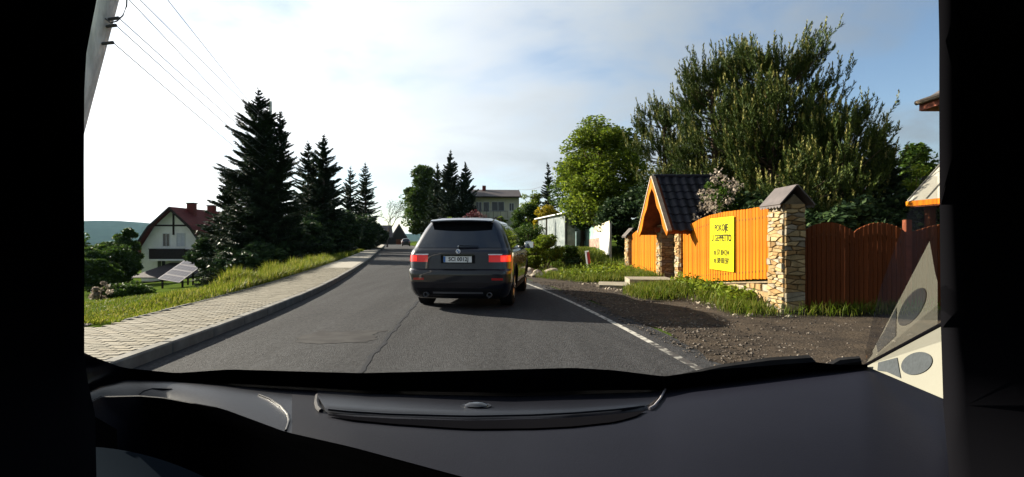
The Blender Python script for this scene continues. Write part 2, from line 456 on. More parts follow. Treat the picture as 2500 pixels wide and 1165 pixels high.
# wooded hills beyond the valley
def hill(name, x0, x1, yb, h, seed, depth=900):
    r = np.random.RandomState(seed); nxh, nyh = 70, 16
    xs = np.linspace(x0, x1, nxh); rows = []
    ph = r.rand(8) * 6.28
    for j in range(nyh):
        t = j / (nyh - 1)
        prof = math.sin(math.pi * min(1, t * 0.5 + 0.0)) if t < 1 else 1
        row = []
        for x in xs:
            u = (x - x0) / (x1 - x0)
            env = math.sin(math.pi * u) ** 0.6
            z = h * env * (0.78 + 0.13 * math.sin(u * 7 + ph[0]) + 0.07 * math.sin(u * 17 + ph[1]) + 0.03 * math.sin(u * 43 + ph[2]) + 0.012 * math.sin(u * 97 + ph[3]))
            row.append((x, yb + depth * t, -40 + (z + 40) * prof))
        rows.append(row)
    o = MB().grid(rows).build(name, m_hill, smooth='all', fix=False)
    return tag(o, kind='structure')
hill('hill', -3300, -900, 1700, 95, 3)
hill('hill', -2900, 1500, 2600, 60, 5)
# ------------------------------------------------------------------ plant builders
m_bark = mat('bark', (0.085, 0.062, 0.045), 0.95, var=0.35, scale=9, bump=0.8, bscale=30, stretch=(1, 1, 0.25))
m_bark_pale = mat('bark_pale', (0.06, 0.052, 0.048), 0.95, var=0.35, scale=9, bump=0.6, bscale=30, stretch=(1, 1, 0.25))
lf_spruce = leafmat('spruce_needles', (0.012, 0.022, 0.012), (0.018, 0.034, 0.016), (0.032, 0.055, 0.02), 0.10)
lf_pine = leafmat('pine_needles', (0.022, 0.038, 0.011), (0.042, 0.066, 0.015), (0.08, 0.105, 0.021), 0.10)
lf_candle = leafmat('pine_candles', (0.085, 0.095, 0.02), (0.14, 0.14, 0.035), (0.21, 0.19, 0.065), 0.12)
lf_green = leafmat('leaves_green', (0.018, 0.04, 0.008), (0.036, 0.07, 0.010), (0.07, 0.11, 0.018), 0.32)
lf_dark = leafmat('leaves_dark', (0.013, 0.026, 0.012), (0.022, 0.044, 0.016), (0.045, 0.075, 0.022), 0.2)
lf_bright = leafmat('leaves_bright', (0.045, 0.078, 0.008), (0.10, 0.142, 0.012), (0.17, 0.21, 0.022), 0.42)
lf_yellow = leafmat('leaves_yellow', (0.14, 0.12, 0.008), (0.26, 0.20, 0.010), (0.36, 0.28, 0.02), 0.35)
lf_red = leafmat('leaves_red', (0.05, 0.012, 0.02), (0.09, 0.025, 0.03), (0.17, 0.06, 0.06), 0.25)
lf_blossom = leafmat('blossom', (0.20, 0.16, 0.12), (0.30, 0.25, 0.20), (0.42, 0.36, 0.30), 0.3)
lf_thuja = leafmat('thuja_sprays', (0.012, 0.022, 0.012), (0.02, 0.036, 0.016), (0.035, 0.058, 0.02), 0.12)
lf_grass = leafmat('grass_blades', (0.055, 0.08, 0.006), (0.105, 0.135, 0.010), (0.23, 0.205, 0.05), 0.45)
lf_grass2 = leafmat('weed_blades', (0.042, 0.072, 0.006), (0.08, 0.115, 0.008), (0.165, 0.155, 0.04), 0.4)

def rdirs(r, n):
    v = r.normal(size=(n, 3)); return v / np.linalg.norm(v, axis=1, keepdims=True)
def nz(v): return v / (np.linalg.norm(v, axis=-1, keepdims=True) + 1e-9)
def leaf_cards(r, C, size, flat=0.35, aspect=0.55):
    """one pointed leaf at every point of C"""
    n = len(C); a = rdirs(r, n); a[:, 2] *= flat; a = nz(a)
    b = nz(np.cross(a, rdirs(r, n)))
    s = (size * r.uniform(0.6, 1.35, n))[:, None]
    return np.stack([C - a * s, C + b * s * aspect - a * s * 0.1, C + a * s, C - b * s * aspect - a * s * 0.1], axis=1).reshape(-1, 3)
def strip_cards(p0, p1, wdt, side):
    """thin tapering sprays from p0 to p1"""
    a = p1 - p0; s = nz(np.cross(a, side)) * wdt[:, None]
    return np.stack([p0 - s * 0.6, p0 + a * 0.45 - s, p1, p0 + a * 0.45 + s], axis=1).reshape(-1, 3)
def limb_path(r, a, b, n=4, wob=0.08):
    a, b = np.array(a, float), np.array(b, float); L = np.linalg.norm(b - a)
    return [Vector(a + (b - a) * t + (r.normal(size=3) * wob * L * math.sin(math.pi * t))) for t in np.linspace(0, 1, n)]

def broadleaf(name, label, cat, loc, H, R, trunk=0.3, seed=1, leaf=0.11, n=9000, mats=None, clumps=46, group=None, bark=None, squash=1.0, clump_r=0.30, rz=1.0, shape=1.0):
    """tree or shrub: trunk with limbs, and leaves gathered in clumps through the crown"""
    r = np.random.RandomState(seed)
    root = thing(name, label, cat, loc, 0, group)
    cz = H * (trunk + (1 - trunk) / 2); hz = H * (1 - trunk) / 2
    d = rdirs(r, clumps); rad_ = r.uniform(0.35, 1.0, clumps) ** 0.6
    cc = d * rad_[:, None] * np.array([R, R, hz * rz]) * np.array([0.82, 0.82, 0.86])
    t = np.clip((cc[:, 2] + hz) / (2 * hz), 0, 1)                      # widest low down, narrow on top
    cc[:, :2] *= (1.08 - 0.45 * shape * t ** 1.6)[:, None]
    cc[:, 2] += cz
    cc[:, :2] += r.normal(size=(clumps, 2)) * R * 0.06
    per = r.multinomial(n, r.dirichlet(np.ones(clumps) * 3))
    pts = []
    for c, k in zip(cc, per):
        q = r.normal(size=(k, 3)); q = nz(q) * (r.uniform(0.1, 1, (k, 1)) ** 0.45) * R * clump_r * r.uniform(0.75, 1.3) * np.array([1, 1, 0.72 * squash])
        pts.append(c + q)
    C = np.concatenate(pts); C = C[C[:, 2] > 0.03]
    link('crown', np_mesh('crown', leaf_cards(r, C, leaf), 4, mats or lf_green), root)
    tb = MB(); th = H * trunk
    r0 = max(0.03, H * 0.018)
    tb.tube([(0, 0, -0.3), (r.normal() * 0.05, r.normal() * 0.05, th * 0.5), (r.normal() * 0.1, r.normal() * 0.1, th), (0, 0, cz), (0, 0, cz + hz * 0.75)], [r0 * 1.5, r0 * 1.1, r0, r0 * 0.6, r0 * 0.1], 8)
    for c in cc[:: max(1, clumps // 26)]:
        z0 = min(max(th * 0.8, c[2] - R * 0.9), cz + hz * 0.4)
        p = limb_path(r, (0, 0, z0), c, 4)
        tb.tube(p, [r0 * 0.5, r0 * 0.35, r0 * 0.22, r0 * 0.08], 5)
    tb.build('trunk', bark or m_bark, root, smooth=True)
    return root

def spruce(name, label, loc, H, R, seed=1, dens=1.0, mats=None, group=None, skirt=0.03, twist=1.0, power=0.85, droop=0.28, wide=0.05, fork=None, cat='tree'):
    """layered conifer: whorls of drooping boughs carrying side sprays"""
    r = np.random.RandomState(seed)
    root = thing(name, label, cat, loc, 0, group)
    P0, P1, W, S = [], [], [], []
    tb = MB(); r0 = H * 0.016
    tb.tube([(0, 0, -0.6), (0, 0, H * 0.5), (0, 0, H * 0.96), (0.01, 0, H)], [r0 * 1.5, r0 * 0.8, r0 * 0.12, r0 * 0.05], 8)
    tops = [(0.0, 0.0, H, 1.0)]
    if fork: tops += fork
    for (ox, oy, Hh, Rk) in tops:
        nw = int(34 * dens ** 0.5)
        if (ox, oy) != (0.0, 0.0):
            tb.tube([(0, 0, H * 0.3), (ox * 0.7, oy * 0.7, Hh * 0.6), (ox, oy, Hh)], [r0 * 0.7, r0 * 0.5, r0 * 0.05], 6)
        for k in range(nw):
            t = (k + r.uniform(-0.3, 0.3)) / nw; t = min(max(t, 0), 0.985)
            z = Hh * (skirt + (1 - skirt) * t)
            L0 = R * Rk * min((1 - t) ** power, (1 - t) * 1.9) + 0.05
            hole = r.uniform(0, 6.283)
            for j in range(int(8 + 3 * (1 - t))):
                az = r.uniform(0, 6.283)
                if abs((az - hole + 3.1416) % 6.2832 - 3.1416) < 0.5 and t > .35: continue
                L = L0 * r.uniform(0.62, 1.14) * (0.80 + 0.24 * math.sin(3 * az + 9 * t) * math.sin(17 * t + seed))
                up = 0.45 * t - droop * (1 - t) + r.normal() * 0.07
                dirv = np.array([math.cos(az), math.sin(az), up])
                base = np.array([ox * min(1, t + .3), oy * min(1, t + .3), z])
                nseg = max(4, int((9 + 9 * L / max(R, .1)) * dens))
                u = np.linspace(0.12, 1, nseg)[:, None]
                pts = base + dirv * L * u + np.array([0, 0, 1]) * (0.16 * L * u ** 2.6)
                side = np.array([-math.sin(az), math.cos(az), 0])
                for sgn in (-1, 1):
                    ln = (0.30 * L * (1.05 - u * 0.75) + 0.04 + 0.06 * min(1, L)) * r.uniform(0.7, 1.25, (nseg, 1))
                    dd = nz(dirv * 0.75 + side * sgn * 0.8 + r.normal(size=(nseg, 3)) * 0.16 + np.array([0, 0, -0.14]))
                    P0.append(pts); P1.append(pts + dd * ln); W.append((0.6 + 0.5 * r.rand(nseg)) * wide * (1 + L * 0.10)); S.append(np.tile(np.array([0, 0, 1.0]), (nseg, 1)) + r.normal(size=(nseg, 3)) * 0.5)
                    # hanging twigs
                    P0.append(pts); P1.append(pts + nz(dd * 0.5 + np.array([0, 0, -0.9])) * ln * 0.55); W.append(np.full(nseg, wide * 0.8)); S.append(rdirs(r, nseg))
                P0.append(pts[:-1]); P1.append(pts[1:] + (pts[1:] - pts[:-1]) * 0.25); W.append(np.full(nseg - 1, wide * 0.9)); S.append(rdirs(r, nseg - 1))
                if L > 0.5 and j % 2 == 0:
                    tb.tube([Vector(base), Vector(pts[nseg // 2]), Vector(pts[-1])], [0.012 * L ** .5, 0.009, 0.003], 4, caps=False)
        # leader
        n = 26; zz_ = np.linspace(Hh * 0.90, Hh * 1.0, n); pp = np.stack([np.full(n, ox), np.full(n, oy), zz_], 1)
        P0.append(pp); P1.append(pp + nz(rdirs(r, n) * np.array([1, 1, .2]) + np.array([0, 0, .8])) * 0.22); W.append(np.full(n, wide * .6)); S.append(rdirs(r, n))
    V = strip_cards(np.concatenate(P0), np.concatenate(P1), np.concatenate(W), np.concatenate(S))
    link('crown', np_mesh('crown', V, 4, mats or lf_spruce), root)
    tb.build('trunk', m_bark, root, smooth=True)
    return root

def pine(name, label, loc, H, R, seed=1, shoots=900, group=None, candle=0.5, low=0.06, tuft=0.46, shape=0.8):
    """bushy pine: boughs that turn up at the end, thick with upright needle shoots and pale new candles"""
    r = np.random.RandomState(seed)
    root = thing(name, label, 'tree', loc, 0, group)
    tb = MB(); r0 = H * 0.02
    tb.tube([(0, 0, -0.4), (0.08, 0.05, H * 0.4), (-0.05, 0.05, H * 0.75), (0, 0, H * 0.97)], [r0 * 1.4, r0, r0 * 0.55, r0 * 0.1], 8)
    base = []; axis = []
    nb = max(24, shoots // 16)
    for k in range(nb):
        t = low + (0.97 - low) * ((k + r.rand()) / nb)
        az = r.uniform(0, 6.283)
        L = R * (math.sin(math.pi * min(1, 0.16 + 0.80 * (1 - t) ** shape)) * 0.92 + 0.08) * r.uniform(0.6, 1.12)
        a = np.array([0, 0, H * max(0.03, t - 0.05)])
        tip = a + np.array([math.cos(az) * L, math.sin(az) * L, 0.22 * L + H * 0.05])
        midp = a + (tip - a) * 0.55 + np.array([0, 0, -0.12 * L])
        pts_ = [a, midp, tip]
        tb.tube([Vector(p) for p in pts_], [0.03, 0.018, 0.006], 5, caps=False)
        for q in range(16):
            u = r.uniform(0.14, 1.0) ** 0.62
            p = (1 - u) ** 2 * a + 2 * u * (1 - u) * midp + u * u * tip
            off = r.normal(size=3) * np.array([0.13, 0.13, 0.09]) * (0.55 + 0.3 * R)
            base.append(p + off)
            axis.append(np.array([math.cos(az) * 0.46 + r.normal() * 0.30, math.sin(az) * 0.46 + r.normal() * 0.30, 1.0 + r.normal() * 0.15]))
    base = np.array(base); axis = nz(np.array(axis)); n = len(base)
    ln = tuft * r.uniform(0.65, 1.35, n)
    kper = 54
    u = np.tile(np.linspace(0.02, 1, kper), n); ax = np.repeat(axis, kper, 0); b = np.repeat(base, kper, 0); l = np.repeat(ln, kper)
    p0 = b + ax * (l * u)[:, None]
    rd = nz(np.cross(ax, rdirs(r, n * kper)))
    nl = 0.10 * r.uniform(0.75, 1.25, n * kper)
    dd = nz(ax * 1.0 + rd * 0.68)
    p1 = p0 + dd * nl[:, None]
    V = strip_cards(p0, p1, np.full(n * kper, 0.0115), rdirs(r, n * kper))
    link('crown', np_mesh('crown', V, 4, lf_pine), root)
    # candles: the pale upright new shoots
    sel = np.where(r.rand(n) < candle)[0]; m = len(sel)
    cb = base[sel] + axis[sel] * (ln[sel] * 0.85)[:, None]
    ca = nz(axis[sel] * 0.5 + np.array([0, 0, 1.0]) + r.normal(size=(m, 3)) * 0.12)
    cl = tuft * r.uniform(0.4, 0.85, m)
    k2 = 14
    u = np.tile(np.linspace(0, 1, k2), m); b = np.repeat(cb, k2, 0); a2 = np.repeat(ca, k2, 0)
    p0 = b + a2 * (np.repeat(cl, k2) * u)[:, None]
    rd = nz(np.cross(a2, rdirs(r, m * k2)))
    p1 = p0 + nz(a2 * 1.0 + rd * 0.45) * 0.075
    V = strip_cards(p0, p1, np.full(m * k2, 0.017), rdirs(r, m * k2))
    link('new_shoots', np_mesh('new_shoots', V, 4, lf_candle), root)
    tb.build('trunk', m_bark, root, smooth=True)
    return root

def bare_tree(name, label, loc, H, R, seed=1):
    r = np.random.RandomState(seed); root = thing(name, label, 'tree', loc)
    tb = MB(); ends = []
    def grow(p, d, L, rr, lev):
        q = p + d * L
        m_ = p + d * L * 0.5 + r.normal(size=3) * L * 0.06
        tb.tube([Vector(p), Vector(m_), Vector(q)], [rr, rr * 0.8, rr * 0.62], 6 if lev < 2 else 4, caps=False)
        ends.append(q)
        if lev < 5:
            for _ in range(3 if lev < 4 else 2):
                nd = nz(d + rdirs(r, 1)[0] * (0.62 if lev else 0.75) + np.array([0, 0, 0.08]))
                grow(q, nd, L * r.uniform(0.58, 0.8), rr * 0.58, lev + 1)
    grow(np.array([0, 0, -0.3]), np.array([0.03, 0, 1.0]), H * 0.30, H * 0.018, 0)
    tb.build('trunk', m_bark_pale, root, smooth=True)
    E = np.array(ends[20:]); E = np.repeat(E, 3, 0) + r.normal(size=(len(E) * 3, 3)) * 0.22
    link('crown', np_mesh('crown', leaf_cards(r, E, 0.09), 4, lf_green), root)
    return root

def blades(name, label, pts, h, mats, seed=1, width=0.006, lean=0.35, cat=None, parent=None):
    """grass: one bent blade at every point"""
    r = np.random.RandomState(seed); n = len(pts); pts = np.asarray(pts, float)
    hh = h * r.uniform(0.45, 1.25, n) if np.isscalar(h) else np.asarray(h)
    az = r.uniform(0, 6.283, n); ln = np.abs(r.normal(size=n)) * lean
    d = np.stack([np.cos(az) * ln, np.sin(az) * ln, np.ones(n)], 1); d = nz(d) * hh[:, None]
    s = np.stack([-np.sin(az), np.cos(az), np.zeros(n)], 1) * (width * (0.7 + 0.6 * r.rand(n)))[:, None]
    bend = np.stack([np.cos(az), np.sin(az), -0.4 * np.ones(n)], 1) * (hh * ln * 0.55)[:, None]
    V = np.stack([pts - s, pts + d * 0.55 - s * 0.8, pts + d + bend, pts + d * 0.55 + s * 0.8], 1).reshape(-1, 3)
    o = link(name, np_mesh(name, V, 4, mats), parent)
    return tag(o, label, cat, kind='stuff')
# ------------------------------------------------------------------ estate-height car ahead
m_paint = mat('car_paint', (0.002, 0.0028, 0.009), 0.30, coat=1.0, spec=0.3)
m_trim = mat('car_trim', (0.012, 0.012, 0.014), 0.55)
m_chrome = mat('car_bright_trim', (0.85, 0.85, 0.87), 0.35, metal=0.3)
m_skid = mat('car_skid_plate', (0.10, 0.10, 0.11), 0.4)
m_cglass = mat('car_dark_glass', (0.004, 0.005, 0.007), 0.04, spec=0.7, coat=1.0)
m_tyre = mat('tyre', (0.012, 0.012, 0.013), 0.85, var=0.2, scale=30)
m_rim = mat('alloy_rim', (0.42, 0.42, 0.43), 0.3, metal=0.9)
m_tail = mat('tail_lens', (0.22, 0.004, 0.004), 0.12, emit=(1.0, 0.012, 0.004), estr=0.07, coat=0.8)
m_brake = mat('brake_lamp', (0.45, 0.01, 0.008), 0.12, emit=(1.0, 0.022, 0.008), estr=0.42, coat=0.8)
m_reflector = mat('red_reflector', (0.35, 0.01, 0.012), 0.15, coat=0.6)
m_plate = mat('plate_white', (0.86, 0.87, 0.86), 0.4, var=0.05, scale=30)
m_black = mat('ink_black', (0.01, 0.01, 0.012), 0.5)
m_blue = mat('emblem_blue', (0.03, 0.14, 0.42), 0.3)
m_white = mat('white_gloss', (0.75, 0.75, 0.74), 0.3)

TAB = np.array([  # z, half width, rear y, front y
    (0.20, 0.84, 0.17, 4.55), (0.26, 0.89, 0.09, 4.70), (0.36, 0.93, 0.035, 4.80), (0.50, 0.955, 0.0, 4.85), (0.66, 0.965, 0.0, 4.85),
    (0.72, 0.966, 0.012, 4.84), (0.745, 0.966, 0.055, 4.84), (0.85, 0.966, 0.065, 4.80), (0.97, 0.960, 0.075, 4.66), (1.03, 0.952, 0.085, 4.40), (1.075, 0.935, 0.105, 3.85),
    (1.12, 0.912, 0.150, 3.42), (1.22, 0.872, 0.215, 3.20), (1.36, 0.815, 0.31, 2.92), (1.48, 0.757, 0.39, 2.66), (1.57, 0.702, 0.45, 2.42),
    (1.625, 0.655, 0.475, 2.22), (1.66, 0.60, 0.50, 2.02), (1.685, 0.51, 0.58, 1.86), (1.700, 0.36, 0.75, 1.70)])
def tb_(z, c): return float(np.interp(z, TAB[:, 0], TAB[:, c]))
def cw(z): return tb_(z, 1)
def rear_y(x, z):
    w = cw(z); a = abs(x); rx, ry = 0.16, 0.26
    y = tb_(z, 2) + 0.07 * (x / w) ** 2
    if a > w - rx:
        k = min(1, (a - (w - rx)) / rx); y += ry * (1 - math.sqrt(max(0, 1 - k * k)))
    return y
def side_x(y, z):
    w = cw(z); yr, yf = tb_(z, 2) + 0.33, tb_(z, 3) - 0.45
    if y < yr:
        k = min(1, (yr - y) / 0.26); return w - 0.16 * (1 - math.sqrt(max(0, 1 - k * k)))
    x = w - 0.05 * max(0, (y - 3.4) / 1.4) ** 2
    return x
def car_ring(z):
    w = cw(z); pts = []
    for x in np.linspace(0, w - 0.16, 9): pts.append((x, rear_y(x, z), z))
    for k in np.linspace(0.15, 1.0, 7):
        x = w - 0.16 + 0.16 * math.sin(k * math.pi / 2); pts.append((x, rear_y(x, z), z))
    yr = rear_y(w, z); yf = tb_(z, 3)
    for t in np.linspace(0.06, 0.86, 13):
        y = yr + (yf - yr) * t; pts.append((side_x(y, z), y, z))
    xf = side_x(yr + (yf - yr) * 0.86, z); y0 = yr + (yf - yr) * 0.86
    for k in np.linspace(0.2, 1, 7):
        a = k * math.pi / 2
        pts.append((xf * (1 - 0.42 * (1 - math.cos(a))), y0 + (yf - 0.10 - y0) * math.sin(a), z))
    pts.append((0.0, yf, z))
    return pts + [(-p[0], p[1], p[2]) for p in pts[-2:0:-1]]

def wheel_meshes(rt=0.365, w=0.26):
    """tyre and rim, axis along x, outer side +x"""
    R = Matrix.Rotation(rad(90), 4, 'Y')
    t = MB().lathe([(rt * .66, -w / 2), (rt * 0.9, -w / 2), (rt * .98, -w * .42), (rt, -w * .25), (rt, w * .25), (rt * .98, w * .42), (rt * .9, w / 2), (rt * .66, w / 2)], 32, R)
    rim = MB().lathe([(rt * .67, -w * .4), (rt * .67, w * .46), (rt * .60, w * .44), (rt * .58, w * .12), (0.02, w * .10)], 32, R)
    for k in range(5):
        for dlt in (-0.16, 0.16):
            a = 2 * math.pi * k / 5
            p0 = Vector((w * .40, math.cos(a) * 0.05, math.sin(a) * 0.05)); p1 = Vector((w * .42, math.cos(a + dlt) * rt * .62, math.sin(a + dlt) * rt * .62))
            rim.tube([p0, (p0 + p1) / 2 + Vector((0.012, 0, 0)), p1], [0.03, 0.022, 0.026], 6)
    rim.lathe([(0.06, w * .3), (0.06, w * .42), (0.03, w * .45)], 16, R)
    return t.mesh('tyre', m_tyre, smooth=True), rim.mesh('rim', m_rim, smooth=True)
TYRE, RIM = wheel_meshes()

def rear_patch(xa, xb, za, zb, off, nxp=14, nzp=10):
    """piece of the tail's surface; xa/xb may depend on z"""
    f = lambda v, z: v(z) if callable(v) else v
    rows = []
    for z in np.linspace(za, zb, nzp):
        row = []
        for x in np.linspace(f(xa, z), f(xb, z), nxp):
            row.append((x, rear_y(x, z) - off, z + off * 0.2))
        rows.append(row)
    return MB().grid(rows)
def side_patch(ya, yb, za, zb, off, s=1, n=10):
    f = lambda v, z: v(z) if callable(v) else v
    return MB().grid([[(s * (side_x(y, z) + off), y, z) for y in np.linspace(f(ya, z), f(yb, z), n)] for z in np.linspace(za, zb, 8)])

def estate_car(name, label, loc, rotz, detail=True):
    root = thing(name, label, 'car', loc, rotz)
    bm = MB(); rings = [car_ring(z) for z in sorted(set(TAB[:, 0]) | set(np.linspace(0.22, 1.69, 26)))]
    k = len(rings[0])
    for rg in rings: bm.v += rg
    for i in range(len(rings) - 1):
        for j in range(k): bm.f.append((i * k + j, i * k + (j + 1) % k, (i + 1) * k + (j + 1) % k, (i + 1) * k + j))
    bm.f.append(tuple(range(k))[::-1]); bm.f.append(tuple((len(rings) - 1) * k + j for j in range(k)))
    me = bm.mesh('body', m_paint, smooth=True)
    tmp = link('body', me)
    cut = MB()
    for y in (0.97, 3.86):
        for s in (-1, 1):
            cut.lathe([(0.425, -0.4), (0.425, 0.4)], 28, Matrix.Translation((s * 0.95, y, 0.37)) @ Matrix.Rotation(rad(90), 4, 'Y'))
    ct = cut.build('cutter', m_trim)
    md = tmp.modifiers.new('arches', 'BOOLEAN'); md.operation = 'DIFFERENCE'; md.object = ct; md.solver = 'EXACT'
    dg = bpy.context.evaluated_depsgraph_get()
    me2 = bpy.data.meshes.new_from_object(tmp.evaluated_get(dg))
    bpy.data.objects.remove(tmp); bpy.data.objects.remove(ct)
    me2.name = 'body'
    link('body', me2, root)
    for y in (0.97, 3.86):
        for s in (-1, 1):
            wheel = thing('wheel', None, None, (s * 0.80, y, 0.365)); wheel.parent = root
            if s < 0: wheel.rotation_euler = (0, 0, math.pi)
            link('tyre', TYRE, wheel); link('rim', RIM, wheel)
    # glazing
    wt = lambda z: cw(z) - 0.135
    rear_patch(lambda z: -wt(z), wt, 1.125, 1.585, 0.006, 20, 12).build('rear_window', m_cglass, root, smooth='all')
    for s in (-1, 1):
        lo, hi = 1.125, 1.545
        for ya, yb in ((lambda z: 0.62 + (z - 1.1) * 0.75, 1.28), (1.36, 2.16), (2.24, lambda z: 3.12 - (z - 1.1) * 1.55)):
            side_patch(ya, yb, lo, hi, 0.005, s).build('side_window', m_cglass, root, smooth='all')
        # pale sill line along the window bottoms
        MB().tube([(s * (side_x(y, 1.105) + 0.006), y, 1.105) for y in np.linspace(0.55, 3.2, 12)], 0.009, 6).build('window_trim', m_trim, root)
    MB().grid([[(x, float(np.interp(z, TAB[:, 0], TAB[:, 3])) + 0.02 - 0.10 * (x / cw(z)) ** 2 * 3, z) for x in np.linspace(-cw(z) * .8, cw(z) * .8, 10)] for z in np.linspace(1.14, 1.6, 8)]).build('windscreen', m_cglass, root, smooth='all')
    # spoiler over the rear window
    sp = MB(); rows = []
    for x in np.linspace(-0.585, 0.585, 15):
        yb = 0.50 + 0.10 * (x / 0.63) ** 2; c = 0.02 * (x / 0.63) ** 2
        rows.append([(x, yb + 0.18, 1.678 - c), (x, yb - 0.10, 1.668 - c), (x, yb - 0.215, 1.642 - c), (x, yb - 0.225, 1.622 - c), (x, yb - 0.06, 1.590 - c), (x, yb + 0.15, 1.60 - c)])
    sp.grid(rows); sp.f.append(tuple(range(6))); sp.f.append(tuple(len(rows) * 6 - 6 + i for i in range(6)))
    sp.build('spoiler', m_paint, root, smooth=True)
    # lamps
    for s in (-1, 1):
        xin = lambda z: 0.575 + 0.0 * z
        l = rear_patch(lambda z: s * 0.56, lambda z: s * (cw(z) - 0.0005), 0.868, 0.998, 0.008, 18, 8)
        lamp = l.build('tail_light', m_tail if detail else m_reflector, root, smooth='all')
        rear_patch(s * 0.775, lambda z: s * (cw(z) - 0.02), 0.882, 0.982, 0.013, 12, 6).build('brake_lamp', m_brake if detail else m_reflector, lamp, smooth='all')
        rear_patch(s * 0.575, s * 0.735, 0.885, 0.955, 0.0135, 6, 4).build('inner_lamp', m_tail if detail else m_reflector, lamp, smooth='all')
        rear_patch(s * 0.55, s * 0.80, 0.995, 1.013, 0.016, 8, 3).build('bright_strip', m_chrome, lamp, smooth='all')
        rear_patch(s * 0.62, s * 0.82, 0.545, 0.585, 0.006, 6, 3).build('reflector', m_reflector, root, smooth='all')
        MB().lathe([(0.045, 0.0), (0.045, 0.12), (0.036, 0.12), (0.034, 0.02)], 18, Matrix.Translation((s * 0.58, 0.13, 0.285)) @ Matrix.Rotation(rad(90), 4, 'X')).build('exhaust_pipe', m_skid, root, smooth=True)
        mir = MB(); mx = s * 1.08
        mir.lathe([(0.02, -0.10), (0.075, -0.085), (0.098, -0.03), (0.098, 0.03), (0.075, 0.085), (0.02, 0.10)], 16, Matrix.Translation((mx, 3.02, 1.16)) @ Matrix.Diagonal((1.15, 0.75, 0.85, 1)) @ Matrix.Rotation(rad(90), 4, 'Y'))
        mo = mir.build('door_mirror', m_paint, root, smooth='all')
        MB().tube([(s * 0.93, 3.04, 1.10), (s * 1.03, 3.03, 1.13)], 0.03, 8).build('mirror_arm', m_trim, mo)
        MB().grid([[(mx + dx * 0.095, 2.944, 1.16 + dz * 0.066) for dx in np.linspace(-1, 1, 5)] for dz in (-1, 0, 1)]).build('mirror_glass', mat('mirror_glass', (0.8, 0.85, 0.9), 0.03, metal=1.0) if 'mirror_glass' not in MATS else MATS['mirror_glass'], mo)
        MB().tube([(s * 0.54, 0.78, 1.672), (s * 0.555, 1.0, 1.71), (s * 0.555, 1.9, 1.71), (s * 0.54, 2.1, 1.66)], 0.014, 8).build('roof_rail', m_trim, root, smooth=True)
        for y in (1.5, 2.4):
            MB().tube([(s * (side_x(y, .96) + .0), y - .1, .965), (s * (side_x(y, .96) + .035), y - .08, .97), (s * (side_x(y, .96) + .035), y + .08, .97), (s * (side_x(y, .96)), y + .1, .965)], 0.012, 6).build('door_handle', m_paint, root)
        # headlights and sill
        MB().lathe([(0.02, 0), (0.10, 0.01), (0.11, 0.05)], 16, Matrix.Translation((s * 0.62, 4.62, 0.80)) @ Matrix.Rotation(rad(90), 4, 'X')).build('headlight', m_white, root, smooth='all')
        side_patch(1.42, 3.40, 0.27, 0.40, 0.012, s).build('sill', m_trim, root, smooth='all')
        # arch edge
        for y in (0.97, 3.86):
            MB().tube([(s * (side_x(y + 0.43 * math.cos(a), max(.37 + .43 * math.sin(a), .25)) + 0.002), y + 0.43 * math.cos(a), 0.37 + 0.43 * math.sin(a)) for a in np.linspace(-0.15, math.pi + 0.15, 18)], 0.016, 6).build('wheel_arch_edge', m_trim, root, smooth=True)
    rear_patch(lambda z: -(cw(z) - 0.02), lambda z: cw(z) - 0.02, 0.215, 0.40, 0.004, 18, 6).build('lower_bumper', m_trim, root, smooth='all')
    rear_patch(-0.46, 0.46, 0.295, 0.33, 0.012, 12, 3).build('skid_plate', m_skid, root, smooth='all')
    rear_patch(lambda z: -(cw(z) - 0.2), lambda z: cw(z) - 0.2, 0.738, 0.744, 0.006, 16, 2).build('bumper_seam', m_trim, root)
    if detail:
        # plate: white, blue edge, eight characters
        py_ = rear_y(0, 0.9) - 0.03
        plate = MB().cbox(-0.26, 0.26, py_ - 0.006, py_, 0.865, 0.978, 0.003).build('number_plate', m_plate, root)
        MB().box(-0.258, -0.222, py_ - 0.0085, py_ - 0.006, 0.868, 0.975).build('blue_band', m_blue, plate)
        tm = text_mesh('SCI 0012J', 0.098, m_black, 0.001, sx=0.93, space=1.02)
        link('lettering', tm, plate, (0.018, py_ - 0.009, 0.9215), (rad(90), 0, 0))
        MB().box(-0.31, 0.31, py_ + 0.002, py_ + 0.06, 0.852, 0.99).build('plate_recess', m_trim, root)
        MB().box(-0.30, 0.30, py_ - 0.03, py_ + 0.05, 0.992, 1.012).build('tailgate_handle', m_paint, root)
        # round emblem: dark ring, four quarters
        ey = rear_y(0, 1.06) - 0.006
        em = MB().lathe([(0.043, 0), (0.043, 0.008), (0.030, 0.010), (0.029, 0.008)], 28, Matrix.Translation((0, ey, 1.062)) @ Matrix.Rotation(rad(90), 4, 'X')).build('emblem', m_chrome, root, smooth=True)
        for q in range(4):
            pts = [Vector((0, ey - 0.0105, 1.062))] + [Vector((0.029 * math.cos(a), ey - 0.0105, 1.062 + 0.029 * math.sin(a))) for a in np.linspace(q * math.pi / 2, (q + 1) * math.pi / 2, 7)]
            MB().add(pts, [tuple(range(8))]).build('emblem_quarter', m_blue if q % 2 else m_white, em)
        # rear wiper and its boss, fin on the roof
        MB().tube([(0, rear_y(0, 1.13) - 0.03, 1.13), (0.02, rear_y(0.02, 1.13) - 0.03, 1.165), (0.36, rear_y(.36, 1.14) - 0.025, 1.155)], [0.014, 0.012, 0.006], 6).build('rear_wiper', m_trim, root)
        MB().lathe([(0.018, 0), (0.018, 0.03), (0.012, 0.035)], 12, Matrix.Translation((0, rear_y(0, 1.145) - 0.005, 1.15)) @ Matrix.Rotation(rad(90), 4, 'X')).build('wiper_boss', m_white, root, smooth=True)
